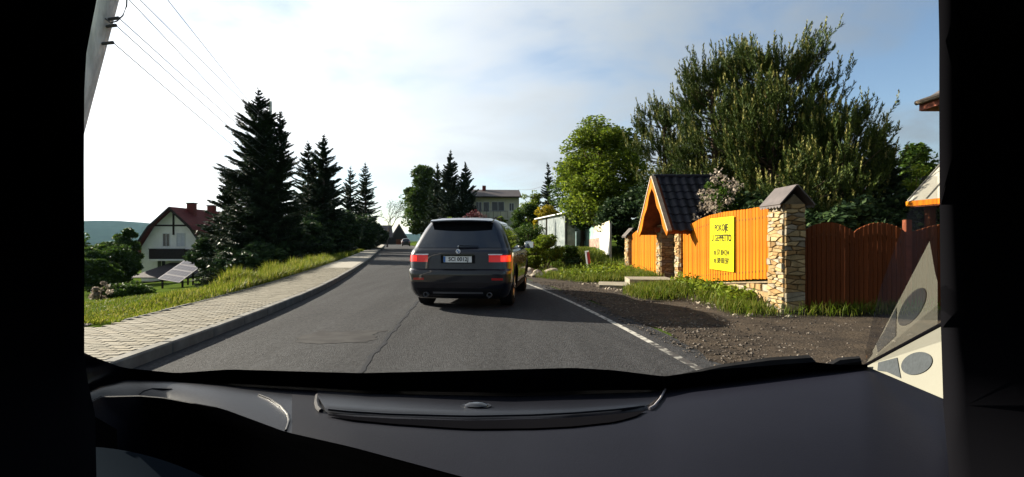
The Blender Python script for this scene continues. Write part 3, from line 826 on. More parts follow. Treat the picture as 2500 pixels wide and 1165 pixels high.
        MB().prism([(-0.012, 0.85, 1.685), (-0.012, 1.02, 1.69), (-0.012, 0.90, 1.745)], (0.024, 0, 0)).build('roof_fin', m_paint, root)
        rear_patch(-0.30, 0.30, 1.592, 1.606, 0.012, 8, 2).build('high_brake_light', m_reflector, root)
    return root

suv = estate_car('car', 'black tall estate car driving ahead with its brake lights lit', P(1117, 757, 9.62) * 1, rad(-6.0))
suv.location = ((1117 - CX) / F * 9.62, 9.55, 0.0)
fc = estate_car('car', 'small dark car far up the road, partly hidden behind the black estate car', (-22.3, 112, 0), rad(12), detail=False)
fc.scale = (0.95, 0.9, 0.92)
# ------------------------------------------------------------------ fence, stone pillars, roofed garden gate
m_wood = mat('orange_stained_wood', (0.37, 0.130, 0.002), 0.6, col2=(0.27, 0.070, 0.0015), scale=2.5, bump=0.25, bscale=16, stretch=(7, 7, 0.45), ovar=0.16, spec=0.05)
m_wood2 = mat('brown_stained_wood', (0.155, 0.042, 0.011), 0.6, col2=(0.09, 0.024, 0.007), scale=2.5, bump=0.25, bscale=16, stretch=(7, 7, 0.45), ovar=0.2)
m_rail = mat('dark_stained_rail', (0.16, 0.045, 0.02), 0.7, var=0.3, scale=6)
m_stone = [mat('sandstone_buff', (0.24, 0.165, 0.08), 0.9, var=0.22, scale=7, bump=0.6, bscale=20, ovar=0.22),
           mat('sandstone_tan', (0.28, 0.21, 0.11), 0.9, var=0.2, scale=7, bump=0.6, bscale=20, ovar=0.22),
           mat('sandstone_ochre', (0.20, 0.125, 0.055), 0.9, var=0.25, scale=7, bump=0.6, bscale=20, ovar=0.22),
           mat('sandstone_grey', (0.21, 0.18, 0.13), 0.9, var=0.2, scale=7, bump=0.6, bscale=20, ovar=0.22)]
m_mortar = mat('mortar', (0.15, 0.118, 0.075), 0.95, var=0.25, scale=10, bump=0.4)
m_tile = mat('roof_tile_dark', (0.010, 0.010, 0.016), 0.5, var=0.25, scale=8, spec=0.15, ovar=0.25)
m_sheet = mat('dark_sheet_metal', (0.075, 0.062, 0.058), 0.45, var=0.2, scale=6)
m_bargecap = mat('weathered_board', (0.33, 0.25, 0.18), 0.7, var=0.2, scale=8)
m_screw = mat('screw_dark', (0.10, 0.03, 0.008), 0.6)
m_concrete = mat('concrete_slab', (0.22, 0.20, 0.155), 0.9, var=0.18, scale=7, bump=0.3)

def clip_poly(poly, a, b, c):
    out = []
    for i in range(len(poly)):
        p, q = poly[i], poly[(i + 1) % len(poly)]
        dp, dq = a * p[0] + b * p[1] - c, a * q[0] + b * q[1] - c
        if dp <= 0: out.append(p)
        if dp * dq < 0:
            t = dp / (dp - dq); out.append((p[0] + (q[0] - p[0]) * t, p[1] + (q[1] - p[1]) * t))
    return out
def stone_face(parent, O, U, V, W, H, size, flat, seed, gap=0.012, proud=0.042):
    """covers a W x H face with irregular stones, each an object of its own"""
    r = random.Random(seed); O, U, V = Vector(O), Vector(U).normalized(), Vector(V).normalized(); Nn = U.cross(V).normalized()
    sx, sy = size * flat ** 0.5, size / flat ** 0.5
    nu, nv = max(1, round(W / sx)), max(1, round(H / sy))
    seeds = []
    for j in range(nv):
        for i in range(nu):
            seeds.append(((i + 0.5 + (0.25 if j % 2 else -0.25) + r.uniform(-0.28, 0.28)) / nu * W, (j + 0.5 + r.uniform(-0.30, 0.30)) / nv * H))
    r.shuffle(seeds)
    if flat > 1.4: seeds = [s for i, s in enumerate(seeds) if i % 5]          # leaves a few larger slabs among the thin ones
    k = flat
    for i, (a, b) in enumerate(seeds):
        poly = [(0, 0), (W, 0), (W, H), (0, H)]
        for j, (c, d) in enumerate(seeds):
            if i == j: continue
            A, B = (c - a) / k, (d - b) * k
            Cc = A * (a + c) / 2 + B * (b + d) / 2
            poly = clip_poly(poly, A, B, Cc)
            if len(poly) < 3: break
        if len(poly) < 3: continue
        cx = sum(p[0] for p in poly) / len(poly); cy = sum(p[1] for p in poly) / len(poly)
        def shrink(g):
            res = []
            for p in poly:
                dx, dy = p[0] - cx, p[1] - cy; L = math.hypot(dx, dy) + 1e-6
                f = max(0.3, 1 - g / L); res.append((cx + dx * f, cy + dy * f))
            return res
        pr = proud * r.uniform(0.55, 1.3)
        p0, p1, p2 = shrink(gap), shrink(gap * 1.1), shrink(gap * 1.1 + min(0.02, size * 0.12))
        n = len(poly)
        tilt = (r.uniform(-0.25, 0.25), r.uniform(-0.25, 0.25))
        pt = lambda q, z: O + U * q[0] + V * q[1] + Nn * z
        vs = [pt(q, -0.01) for q in p0] + [pt(q, pr * 0.6) for q in p1] + [pt(q, pr + (q[0] - cx) * tilt[0] * 0.15 + (q[1] - cy) * tilt[1] * 0.15) for q in p2]
        fs = [(m, (m + 1) % n, n + (m + 1) % n, n + m) for m in range(n)] + [(n + m, n + (m + 1) % n, 2 * n + (m + 1) % n, 2 * n + m) for m in range(n)] + [tuple(range(2 * n, 3 * n))]
        MB().add(vs, fs).build('stone', r.choice(m_stone), parent, fix=False)

def pillar(label, x0, x1, y0, y1, z0, z1, seed, size=0.10, cap=True, faces=('road', 'cam', 'far')):
    t = thing('stone_pillar', label, 'pillar', ((x0 + x1) / 2, (y0 + y1) / 2, z0), 0, 'stone pillars of the garden fence')
    inv = Matrix.Translation((-(x0 + x1) / 2, -(y0 + y1) / 2, -z0))
    MB().box(x0 + .015, x1 - .015, y0 + .015, y1 - .015, z0 - 0.2, z1, inv).build('core', m_mortar, t)
    ox, oy, oz = (x0 + x1) / 2, (y0 + y1) / 2, z0
    if 'road' in faces: stone_face(t, (x0 - ox + .012, y1 - oy, 0), (0, -1, 0), (0, 0, 1), y1 - y0, z1 - z0, size, 3.2, seed, gap=.007)
    if 'cam' in faces: stone_face(t, (x0 - ox, y0 - oy + .012, 0), (1, 0, 0), (0, 0, 1), x1 - x0, z1 - z0, size * 1.2, 2.8, seed + 1, gap=.007)
    if 'far' in faces: stone_face(t, (x1 - ox, y1 - oy - .012, 0), (-1, 0, 0), (0, 0, 1), x1 - x0, z1 - z0, size * 1.5, 1.9, seed + 2)
    if cap:
        # small saddle roof, ridge along the fence
        zc = z1 - z0; xm = 0.0; e = 0.11; hw = (x1 - x0) / 2
        ya, yb = y0 - oy - 0.09, y1 - oy + 0.09
        h = 0.30
        MB().prism([(-hw, ya + .1, zc - .005), (hw, ya + .1, zc - .005), (0, ya + .1, zc + h * hw / (hw + e) - .02)], (0, yb - ya - .2, 0)).build('cap_core', m_mortar, t)
        for s in (-1, 1):
            c = MB().slab((0, ya, zc + h), (0, yb, zc + h), (s * (hw + e), yb, zc - 0.02), (s * (hw + e), ya, zc - 0.02), 0.018 * s)
            cs = c.build('cap_sheet', m_sheet, t)
            sc = MB()
            nsc = 7
            for i in range(nsc):
                yy = ya + (yb - ya) * (i + .5) / nsc; rr = (yb - ya) / nsc / 2
                sc.prism([(s * (hw + e), yy + rr * math.cos(a), zc - 0.02 - rr * 0.9 * math.sin(a)) for a in np.linspace(0, math.pi, 7)], (s * -0.006, 0, 0))
            sc.build('scalloped_edge', m_sheet, cs)
    return t

def board_mesh(w, h, top, m, t=0.022):
    """fence board with a chamfered edge; its top follows the fence's curve"""
    z0, z1 = top
    c = 0.004
    pts = [(-w / 2, 0), (w / 2, 0), (w / 2, z1), (w / 4, z1 * .72 + z0 * .28 + 0.004), (-w / 4, z0 * .72 + z1 * .28 + 0.004), (-w / 2, z0)]
    mb = MB()
    n = len(pts)
    f0 = [Vector((p[0], 0, p[1])) for p in pts]; f1 = [Vector((p[0] * (1 - 2 * c / w), -t, p[1])) for p in pts]
    mb.add(f0 + f1, [tuple(range(n))[::-1], tuple(range(n, 2 * n))] + [(i, (i + 1) % n, n + (i + 1) % n, n + i) for i in range(n)])
    return mb.mesh('board', m)
def fence(label, A, B, nb, zb, zt, m, gap=0.015, group=None, rails=True, name='board_fence', cat='fence', seed=1, screws=True):
    """boards from A to B (x, y); zb(t), zt(t) give bottom and top height; seen side is on the left of A->B reversed"""
    r = random.Random(seed)
    A, B = Vector((*A, 0)), Vector((*B, 0)); L = (B - A).length; ang = math.atan2(B.y - A.y, B.x - A.x)
    t = thing(name, label, cat, A, ang, group)
    w = L / nb
    scr = MB()
    for i in range(nb):
        s0, s1 = i / nb, (i + 1) / nb; sm = (s0 + s1) / 2
        b = zb(sm) + r.uniform(-.006, .006)
        o = link('board', board_mesh(w - gap, 0, (zt(s0) - b + r.uniform(-.004, .004), zt(s1) - b + r.uniform(-.004, .004)), m), t, (sm * L, r.uniform(-.004, .004), b))
        for zz_ in (zb(sm) + 0.13, zt(sm) - 0.20):
            for dx in (-w * .46, ):
                scr.cbox(sm * L + dx - .013, sm * L + dx + .013, -0.030, -0.02, zz_ - .022, zz_ + .022, .004)
    if screws: tag(scr.build('screws', m_screw, t), kind='stuff')
    if rails:
        for zf in (lambda s: zb(s) + .13, lambda s: zt(s) - .22):
            mb = MB()
            n = 8
            for i in range(n):
                a, b = i / n, (i + 1) / n
                mb.prism([(a * L, .004, zf(a) - .035), (b * L, .004, zf(b) - .035), (b * L, .004, zf(b) + .035), (a * L, .004, zf(a) + .035)], (0, .04, 0))
            mb.build('rail', m_rail, t)
    return t

# near pillar at the drive, then the long panel, the roofed gate, the short panel, the far pillar
pillar('broad stone pillar with a small metal roof beside the brown gate', 4.46, 4.80, 8.72, 9.26, 0.0, 1.86, 3, 0.095)
zb_l = lambda t: float(np.interp(t, [0, 1], [0.16, 0.60]))
zt_l = lambda t: float(np.interp(t, [0, .12, .25, .4, .55, .7, .85, 1], [1.60, 1.66, 1.76, 1.83, 1.86, 1.86, 1.86, 1.88]))
fence('long orange board fence with the yellow banner on stone footing', (4.52, 14.0), (4.52, 9.28), 34, zb_l, zt_l, m_wood, seed=4)
lw = thing('stone_wall', 'low buff stone footing wall under the long orange fence', 'wall', (4.50, 9.26, 0))
MB().prism([(0.02, 0, -.2), (0.02, 4.74, -.2), (0.02, 4.74, .10), (0.02, 0, .52)], (0.26, 0, 0)).build('core', m_mortar, lw)
MB().prism([(-0.03, 0, .525), (-0.03, 4.74, .105), (-0.03, 4.74, .135), (-0.03, 0, .555)], (0.34, 0, 0)).build('coping', m_mortar, lw)
stone_face(lw, (0.03, 1.9, -.02), (0, -1, 0), (0, 0, 1), 1.9, 0.37, 0.30, 1.0, 21, gap=.016)
stone_face(lw, (0.03, 4.7, -.03), (0, -1, 0), (0, 0, 1), 2.8, 0.19, 0.24, 1.1, 22, gap=.016)
stone_face(lw, (0.03, 1.9, .35), (0, -1, 0), (0, 0, 1), 0.9, 0.03, 0.24, 1.5, 23)
stone_face(lw, (0.03, 0.95, .35), (0, -1, 0), (0, 0, 1), 0.95, 0.13, 0.22, 1.3, 24)

pillar('stone pillar carrying the near side of the gate roof', 4.42, 4.82, 14.05, 14.42, 0.08, 1.66, 31, 0.10, cap=False, faces=('road', 'cam'))
pillar('stone pillar carrying the far side of the gate roof', 4.42, 4.82, 15.85, 16.25, 0.10, 1.72, 41, 0.10, cap=False, faces=('road', 'cam'))
fence('short orange board fence beyond the roofed gate', (4.58, 20.3), (4.58, 16.3), 16, lambda t: .22, lambda t: float(np.interp(t, [0, .2, .45, .75, 1], [1.46, 1.60, 1.72, 1.86, 1.96])), m_wood, seed=9)
lw2 = thing('stone_wall', 'short low stone footing wall beyond the roofed gate', 'wall', (4.52, 16.27, 0))
MB().box(0.02, .26, 0, 4.0, -.2, .16).build('core', m_mortar, lw2)
MB().box(-.03, .29, 0, 4.0, .162, .19).build('coping', m_mortar, lw2)
stone_face(lw2, (0.03, 4.0, -.02), (0, -1, 0), (0, 0, 1), 4.0, 0.18, 0.24, 1.2, 26, gap=.014)
pillar('far slim stone pillar with a dark cap next to the poster board', 4.44, 4.80, 20.35, 20.9, 0.1, 1.42, 51, 0.12)

# roofed gate: steep gable towards the road, tiled roof running back
g = thing('garden_gate', 'steep tiled gate roof with orange bargeboards over a dark garden door', 'gate', (3.92, 14.85, 0.0))
AP, EV, HALF, DEP = 3.02, 1.52, 1.52, 1.75           # apex height, eaves height, half width, depth
ridge_run = math.hypot(HALF, AP - EV)
def on_slope(s, u, v, lift=0.0):
    """s = -1 near slope, +1 far slope; u along the ridge, v down the slope (0..1)"""
    n = Vector((0, s * (AP - EV), HALF)).normalized()
    return Vector((u, s * HALF * v, AP + (EV - AP) * v)) + n * lift
for s in (-1, 1):
    MB().prism([on_slope(s, 0.03, 0, -.005), on_slope(s, DEP, 0, -.005), on_slope(s, DEP, 1.0, -.005), on_slope(s, 0.03, 1.0, -.005)], Vector((0, s * (AP - EV), HALF)).normalized() * -.03).build('roof_deck', m_rail, g)
    # bargeboard with a scalloped lower edge
    bb = []
    for v in np.linspace(0, 1.02, 22):
        p = on_slope(s, 0, v); bb.append(p + Vector((0, 0, -0.0)))
    low = []
    for v in np.linspace(1.02, 0, 34):
        p = on_slope(s, 0, v); dpt = 0.20 + 0.035 * math.sin(v * 2 * math.pi * 2.6 + .6) + (0.08 if v < .06 else 0)
        nrm_ = Vector((0, s * (AP - EV), HALF)).normalized()
        q = p - nrm_ * dpt
        if q.y * s < 0: q.y = 0
        low.append(q)
    MB().prism(bb + low, (-0.03, 0, 0)).build('bargeboard', m_wood, g)
    MB().prism([on_slope(s, -0.05, 0, .06), on_slope(s, 0.06, 0, .06), on_slope(s, 0.06, 1.03, .06), on_slope(s, -0.05, 1.03, .06)], Vector((0, s * (AP - EV), HALF)).normalized() * -.05).build('barge_cap', m_bargecap, g)
    # eaves board and rafters' shadow side
    MB().box(0.02, DEP, s * HALF * .97 - .02, s * HALF * .97 + .02, EV - .10, EV + .02).build('eaves_board', m_rail, g)
    MB().box(0.35, DEP, s * HALF * .70 - .06, s * HALF * .70 + .06, EV - .02, EV + .12).build('beam', m_rail, g)
# tiles: shared wavy pan
tw, tl = 0.232, 0.335
rows_ = []
for j in range(3):
    v = j / 2
    rows_.append([(tw * (i / 8 - .5) * 1.03, -v * tl * 1.08, 0.014 + 0.020 * math.sin(2 * math.pi * (i / 8 + .1)) + (0.018 if j == 2 else 0.0) * 1) for i in range(9)])
tmb = MB().grid(rows_); kk = 9
tmb.add([rows_[2][i] for i in range(9)] + [(p[0], p[1] + .004, p[2] - .026) for p in rows_[2]], [(i, i + 1, 10 + i, 9 + i) for i in range(8)])
tile = tmb.mesh('roof_tile', m_tile, smooth=True)
nrow = int(ridge_run / (tl * .93)) ; ncol = 7
for s in (-1, 1):
    for j in range(nrow + 1):
        for i in range(ncol):
            v = (j * ridge_run / (nrow + 1)) / ridge_run
            p = on_slope(s, 0.13 + tw * (i + .5), v, 0.012)
            o = link('roof_tile', tile, g, p)
            sl = math.atan2(AP - EV, HALF)
            o.rotation_euler = (sl, 0, 0) if s < 0 else (sl, 0, math.pi)
MB().tube([(0.02, 0, AP + .03), (DEP, 0, AP + .03)], 0.055, 10).build('ridge_tile', m_tile, g, smooth=True)
# door: boards set back in the opening
for i in range(9):
    MB().cbox(0.86, 0.90, -0.62 + i * .148, -0.62 + i * .148 + .142, 0.10, 2.0 - .02 * abs(i - 4), .004).build('door_board', m_rail, g)
MB().box(0.90, 0.94, -.66, .74, .3, .4).build('door_ledge', m_rail, g)
MB().box(0.90, 0.94, -.66, .74, 1.6, 1.7).build('door_ledge', m_rail, g)
MB().prism([(.62, -1.0, EV + .1), (.62, 1.0, EV + .1), (.62, 0, AP - .25)], (.03, 0, 0)).build('gable_infill', m_rail, g)

# concrete steps
def stone_slab(label, corners, z0, z1, name='concrete_step'):
    o = MB().prism([Vector((x, y, z0)) for x, y in corners], (0, 0, z1 - z0)).build(name, m_concrete)
    return tag(o, label, 'step', 'steps to the garden gate')
stone_slab('lower broken concrete step by the road', [(2.30, 14.05), (3.45, 13.6), (3.55, 14.9), (2.48, 15.2)], -.05, .085)
stone_slab('upper concrete step in front of the garden gate', [(3.15, 14.25), (4.35, 14.05), (4.40, 15.3), (3.25, 15.35)], .02, .215)

# the dark brown drive gate
zt_g = lambda t: 1.40 + 0.16 * abs(math.sin(math.pi * t * 2)) ** 0.8
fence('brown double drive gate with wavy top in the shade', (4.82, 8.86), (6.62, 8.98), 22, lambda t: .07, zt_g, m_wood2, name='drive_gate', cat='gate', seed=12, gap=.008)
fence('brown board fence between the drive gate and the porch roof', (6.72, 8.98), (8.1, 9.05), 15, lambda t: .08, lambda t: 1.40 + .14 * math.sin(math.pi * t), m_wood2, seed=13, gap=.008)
MB().cbox(-.05, .05, -.05, .05, -.2, 1.55, .008).build('gate_post', m_rail, None, loc=(6.67, 8.99, 0.06))
tag(bpy.data.objects['gate_post'], 'slim brown post between the drive gate and the next fence', 'post')

# yellow banner
m_yellow = mat('banner_yellow', (0.34, 0.315, 0.004), 0.5, var=0.03, scale=3)
m_ink = mat('banner_ink', (0.012, 0.010, 0.004), 0.6)
def yfence(px): return 4.44 * F / (px - CX)
yb0, yb1 = yfence(1731), yfence(1789)
bn = thing('banner', 'yellow banner with dark lettering fixed to the orange fence', 'banner', (4.465, (yb0 + yb1) / 2, 1.19))
bl = yb0 - yb1
bh0, bh1 = -0.62, 0.61
rows_ = [[(-0.006 + 0.004 * math.sin(5 * a + 2 * b), -bl / 2 + bl * a, -(0.57) + 1.13 * b + (0.05 * (1 - a))*0 ) for a in np.linspace(0, 1, 9)] for b in np.linspace(0, 1, 9)]
shm = MB().grid(rows_)
shm.build('sheet', m_yellow, bn, smooth='all')
Rt = Matrix.Rotation(rad(-90), 4, 'Z') @ Matrix.Rotation(rad(90), 4, 'X')
for txt, z, sz, sx in (('POKOJE', 0.335, 0.20, 1.02), ('U GEPPETTO', 0.115, 0.20, 0.92), ('tel. 571 814 214', -0.19, 0.165, 0.74), ('tel. 509 000 597', -0.365, 0.165, 0.74)):
    tm = text_mesh(txt, sz, m_ink, 0.0, sx=sx)
    o = link('lettering', tm, bn); o.matrix_local = Matrix.Translation((-0.0125, 0, z)) @ Rt
# ------------------------------------------------------------------ houses, barn, shed, boards
m_render_w = mat('white_render', (0.80, 0.78, 0.72), 0.9, var=0.08, scale=1.2, bump=0.15)
m_render_c = mat('cream_render', (0.50, 0.47, 0.36), 0.9, var=0.1, scale=1.2, bump=0.15)
m_redroof = mat('red_roof_tiles', (0.13, 0.026, 0.024), 0.75, col2=(0.085, 0.016, 0.016), scale=3, bump=0.5, bscale=14)
m_darkroof = mat('dark_roof_sheets', (0.07, 0.06, 0.062), 0.6, var=0.2, scale=3, bump=0.4, bscale=12)
m_timber = mat('dark_timber', (0.03, 0.024, 0.022), 0.7, var=0.3, scale=5)
m_pane = mat('window_pane', (0.02, 0.025, 0.03), 0.05, spec=0.8)
m_frame = mat('window_frame_white', (0.62, 0.62, 0.60), 0.5)
m_brick = mat('chimney_brick', (0.16, 0.045, 0.04), 0.85, var=0.25, scale=8, bump=0.4)
m_tin = mat('grey_tin_roof', (0.24, 0.23, 0.195), 0.45, var=0.1, scale=2)
m_brownsoffit = mat('brown_soffit', (0.24, 0.075, 0.045), 0.6, var=0.2, scale=4)
m_curtain = mat('curtain_white', (0.55, 0.56, 0.58), 0.8, var=0.1, scale=6)

def window(parent, x, z, w, h, y=0.0, mull=1, curtain=False, sill=True):
    """window in a wall that faces -y; frame stands proud, pane set back"""
    f = MB(); t = 0.06
    f.box(x - w / 2, x + w / 2, y - .05, y + .0, z + h - t, z + h); f.box(x - w / 2, x + w / 2, y - .05, y, z, z + t)
    f.box(x - w / 2, x - w / 2 + t, y - .05, y, z + t, z + h - t); f.box(x + w / 2 - t, x + w / 2, y - .05, y, z + t, z + h - t)
    for i in range(mull):
        xx = x - w / 2 + w * (i + 1) / (mull + 1); f.box(xx - .03, xx + .03, y - .045, y, z + t, z + h - t)
    o = f.build('window', m_frame, parent)
    MB().box(x - w / 2 + t, x + w / 2 - t, y - .012, y - .004, z + t, z + h - t).build('pane', m_curtain if curtain else m_pane, o)
    if sill: MB().box(x - w / 2 - .08, x + w / 2 + .08, y - .16, y - .003, z - .06, z - .003).build('sill', m_frame, o)
    return o

# --- white house with red roof in the valley
hz0 = -3.75
h = thing('house', 'white gabled house with red roof and dark balcony in the valley on the left', 'house', (-39.4, 62, hz0))
W2, EAV, RDG, DEPH = 3.75, 3.9, 8.85, 11.0
KN = 6.2                                     # knee where the steep upper slope meets the flared lower slope
wall = MB()
prof = [(-W2, 0), (W2, 0), (W2, 4.2), (2.25, 6.55), (0, RDG - .15), (-2.25, 6.55), (-W2, 4.2)]
wall.prism([Vector((x, 0, z)) for x, z in prof], (0, DEPH, 0)); wall.build('wall', m_render_w, h)
roof = thing('roof', None, None); roof.parent = h
for s in (-1, 1):
    pts = [(0, RDG), (s * 2.45, 6.62), (s * 4.75, 3.25)]
    for (a, b), (nm) in zip(zip(pts[:-1], pts[1:]), ('upper_slope', 'lower_slope')):
        MB().slab((a[0], -.85, a[1]), (a[0], DEPH + .6, a[1]), (b[0], DEPH + .6, b[1]), (b[0], -.85, b[1]), -.16 * s).build(nm, m_redroof, roof)
    MB().prism([Vector((p[0], -.93, p[1] + d)) for p, d in zip(pts, (-.02, -.02, -.02))] + [Vector((p[0] * .97, -.93, p[1] - .34)) for p in pts[::-1]], (0, .06, 0)).build('bargeboard', m_timber, roof)
    MB().box(s * 4.75 - .07, s * 4.75 + .07, -.85, DEPH + .6, 3.06, 3.2).build('gutter', m_timber, roof)
for y, x in ((2.6, .55), (7.0, .5)):
    c = MB().cbox(x - .42, x + .42, y - .35, y + .35, RDG - 1.0, RDG + .55, .02).build('chimney', m_brick, roof)
    MB().cbox(x - .5, x + .5, y - .43, y + .43, RDG + .553, RDG + .67, .02).build('chimney_cap', m_timber, c)
for s in (-1, 1):                            # dormers
    y = 4.5
    d = MB().box(min(s * 2.6, s * 4.1), max(s * 2.6, s * 4.1), y, y + 2.8, 4.6, 6.2).build('dormer', m_render_w, h)
    MB().slab((s * 1.2, y - .3, 7.35), (s * 1.2, y + 3.1, 7.35), (s * 4.5, y + 3.1, 6.1), (s * 4.5, y - .3, 6.1), -.14 * s).build('dormer_roof', m_redroof, d)
MB().box(-.10, .10, -.07, -.002, 5.6, RDG - .7).build('gable_timber', m_timber, h)
MB().box(-2.15, 2.15, -.06, -.003, 6.60, 6.80).build('gable_timber', m_timber, h)
window(h, -.85, 4.25, .85, 1.55, sill=False); window(h, .85, 4.25, 1.0, 1.6, curtain=True, sill=False)
window(h, -1.4, 1.4, 1.0, 1.3); window(h, 2.1, 1.4, 1.1, 1.3)
bal = MB().box(-2.1, 1.95, -1.15, 0, 2.62, 2.82).build('balcony', m_render_w, h)
MB().box(-2.1, 1.95, -1.15, -1.10, 2.84, 3.95).build('balcony_panel', m_timber, bal)
for x in (-2.1, 1.9): MB().box(x, x + .05, -1.095, -.02, 2.84, 3.95).build('balcony_panel', m_timber, bal)
MB().box(-2.16, 2.01, -1.2, -1.06, 3.955, 4.03).build('handrail', m_timber, bal)
# lean-to roof in front of the gable
MB().slab((-2.2, -4.3, .95), (4.4, -4.3, .95), (4.4, -.05, 2.35), (-.4, -.05, 2.35), .1).build('lean_to_roof', m_darkroof, h)
for x in (-1.9, 1.2, 4.2): MB().box(x - .08, x + .08, -4.2, -4.04, -.2, .83).build('lean_to_post', m_timber, h)
MB().box(-1.6, 4.2, -3.9, -3.8, -.2, .5).build('lean_to_wall', m_timber, h)

# --- solar panel carport below the pavement
m_cell = mat('solar_cell', (0.03, 0.024, 0.036), 0.3, spec=0.25)
m_alu = mat('aluminium', (0.30, 0.28, 0.29), 0.5, metal=0.2)
A, B, C = P(384, 681, 39.0), P(437, 690, 38.2), P(503, 641, 41.6)
D = A + (C - B)
sp_ = thing('solar_carport', 'sloping solar panel roof on posts in front of the white house', 'carport', ((A + C) / 2)[:2] + (gzf(-24.5, 39.5),) if False else (A.x, A.y, gzf(A.x, A.y)))
off = Vector(sp_.location)
A, B, C, D = (q - off for q in (A, B, C, D))
for i in range(4):
    a, b = i / 4 + .008, (i + 1) / 4 - .008
    q = [A.lerp(D, a), B.lerp(C, a), B.lerp(C, b), A.lerp(D, b)]
    pn = MB().slab(*q, .05).build('solar_panel', m_alu, sp_)
    n = (q[1] - q[0]).cross(q[3] - q[0]).normalized()
    if n.z < 0: n = -n
    for c in range(6):
        u0, u1 = .03 + c * .157, .03 + c * .157 + .148
        for r_ in range(2):
            v0, v1 = .06 + r_ * .45, .06 + r_ * .45 + .42
            f = lambda u, v: q[0].lerp(q[1], u).lerp(q[3].lerp(q[2], u), v) + n * .006
            MB().quad(f(u0, v0), f(u1, v0), f(u1, v1), f(u0, v1)).build('cell', m_cell, pn, fix=False)
for q in (A.lerp(C, .1), B.lerp(C, .12), B.lerp(C, .5), D.lerp(C, .12), C.lerp(A, .06)):
    MB().box(q.x - .05, q.x + .05, q.y - .05, q.y + .05, -1.6, q.z - .06).build('post', m_timber, sp_)
MB().box(B.x - .02, B.x + .0, B.y + .7, C.y - .1, -1.2, -.1).build('side_cladding', m_render_w, sp_)

# --- cream house on the rise behind the black car
hb = 1.4
h2 = thing('house', 'cream two storey house with long balcony and dark roof above the black car', 'house', (-2.4, 78, hb), rad(4))
hw_, ht = 3.45, 6.25
MB().box(-hw_, hw_, 0, 8, -2, ht).build('wall', m_render_c, h2)
rf = MB().slab((-hw_ - .5, -.8, ht - .05), (hw_ + .25, -.8, ht - .05), (hw_ + .25, 4, ht + 1.35), (-hw_ - .5, 4, ht + 1.35), .14).build('roof', m_darkroof, h2)
MB().slab((hw_ + .25, 8.8, ht - .05), (-hw_ - .5, 8.8, ht - .05), (-hw_ - .5, 4.01, ht + 1.35), (hw_ + .25, 4.01, ht + 1.35), .14).build('rear_slope', m_darkroof, rf)
MB().prism([Vector((hw_, .02, ht)), Vector((hw_, 7.98, ht)), Vector((hw_, 4, ht + 1.2))], (-2 * hw_, 0, 0)).build('gable', m_render_c, h2)
MB().prism([Vector((hw_ + .252, -.9, ht - .3)), Vector((hw_ + .252, -.9, ht - .02)), Vector((hw_ + .252, 4, ht + 1.40)), Vector((hw_ + .252, 8.9, ht - .02)), Vector((hw_ + .252, 8.9, ht - .3)), Vector((hw_ + .252, 4, ht + 1.1))], (.05, 0, 0)).build('bargeboard', m_timber, rf)
MB().box(-hw_ - .5, hw_ + .25, -.92, -.80, ht - .25, ht - .06).build('gutter', m_timber, rf)
MB().cbox(-1.9, -1.35, 3.2, 3.8, ht + .9, ht + 1.9, .02).build('chimney', m_brick, rf)
window(h2, -2.45, 3.35, .9, 2.1, mull=1, sill=False); window(h2, -1.35, 3.95, .9, 1.5, mull=0)
window(h2, .35, 4.1, 1.9, 1.4, mull=1); window(h2, 2.35, 4.1, .75, 1.2)
window(h2, .1, .9, 1.9, 1.6, mull=1, curtain=True); window(h2, -1.5, .9, .8, 1.5, mull=0)
bl2 = MB().box(-hw_ - .1, 1.75, -1.3, -.01, 2.80, 3.0).build('balcony', m_render_c, h2)
MB().box(-hw_ - .1, 1.75, -1.34, -1.28, 2.62, 2.795).build('balcony_edge', m_timber, bl2)
for x in np.linspace(-hw_, 1.7, 6): MB().box(x - .03, x + .03, -1.28, -1.22, 3.0, 4.0).build('rail_post', m_timber, bl2)
MB().box(-hw_, 1.7, -1.275, -1.225, 4.0, 4.06).build('handrail', m_timber, bl2)
for x in np.linspace(-hw_ + .05, 1.55, 5): MB().box(x, x + .98, -1.26, -1.245, 3.05, 3.95).build('balcony_panel', m_render_c, bl2)

# --- dark barn where the road bends out of sight
b = thing('barn', 'dark roofed barn at the far end of the road', 'barn', (-33.2, 150, -.5), rad(14))
MB().box(-8.5, 3.6, 0, 9, -1, 2.6).build('wall', m_timber, b)
r1 = MB().prism([Vector((-1.2, -.6, 2.0)), Vector((3.9, -.6, 2.0)), Vector((1.35, -.6, 6.4))], (0, 10, 0)).build('gable_roof', m_darkroof, b)
MB().prism([Vector((-.7, -.63, 2.0)), Vector((3.4, -.63, 2.0)), Vector((1.35, -.63, 5.6))], (0, .02, 0)).build('gable_boarding', m_timber, r1)
MB().slab((-9, -.9, 2.5), (-.2, -.9, 2.5), (-.6, 4.5, 6.0), (-9, 4.5, 6.0), .15).build('main_roof', m_darkroof, b)
MB().slab((-.2, 9.6, 2.5), (-9, 9.6, 2.5), (-9, 4.51, 6.0), (-.6, 4.51, 6.0), .15).build('rear_roof', m_darkroof, b)
MB().box(.5, 2.2, -.06, -.002, -.2, 2.0).build('door', m_rail, b)

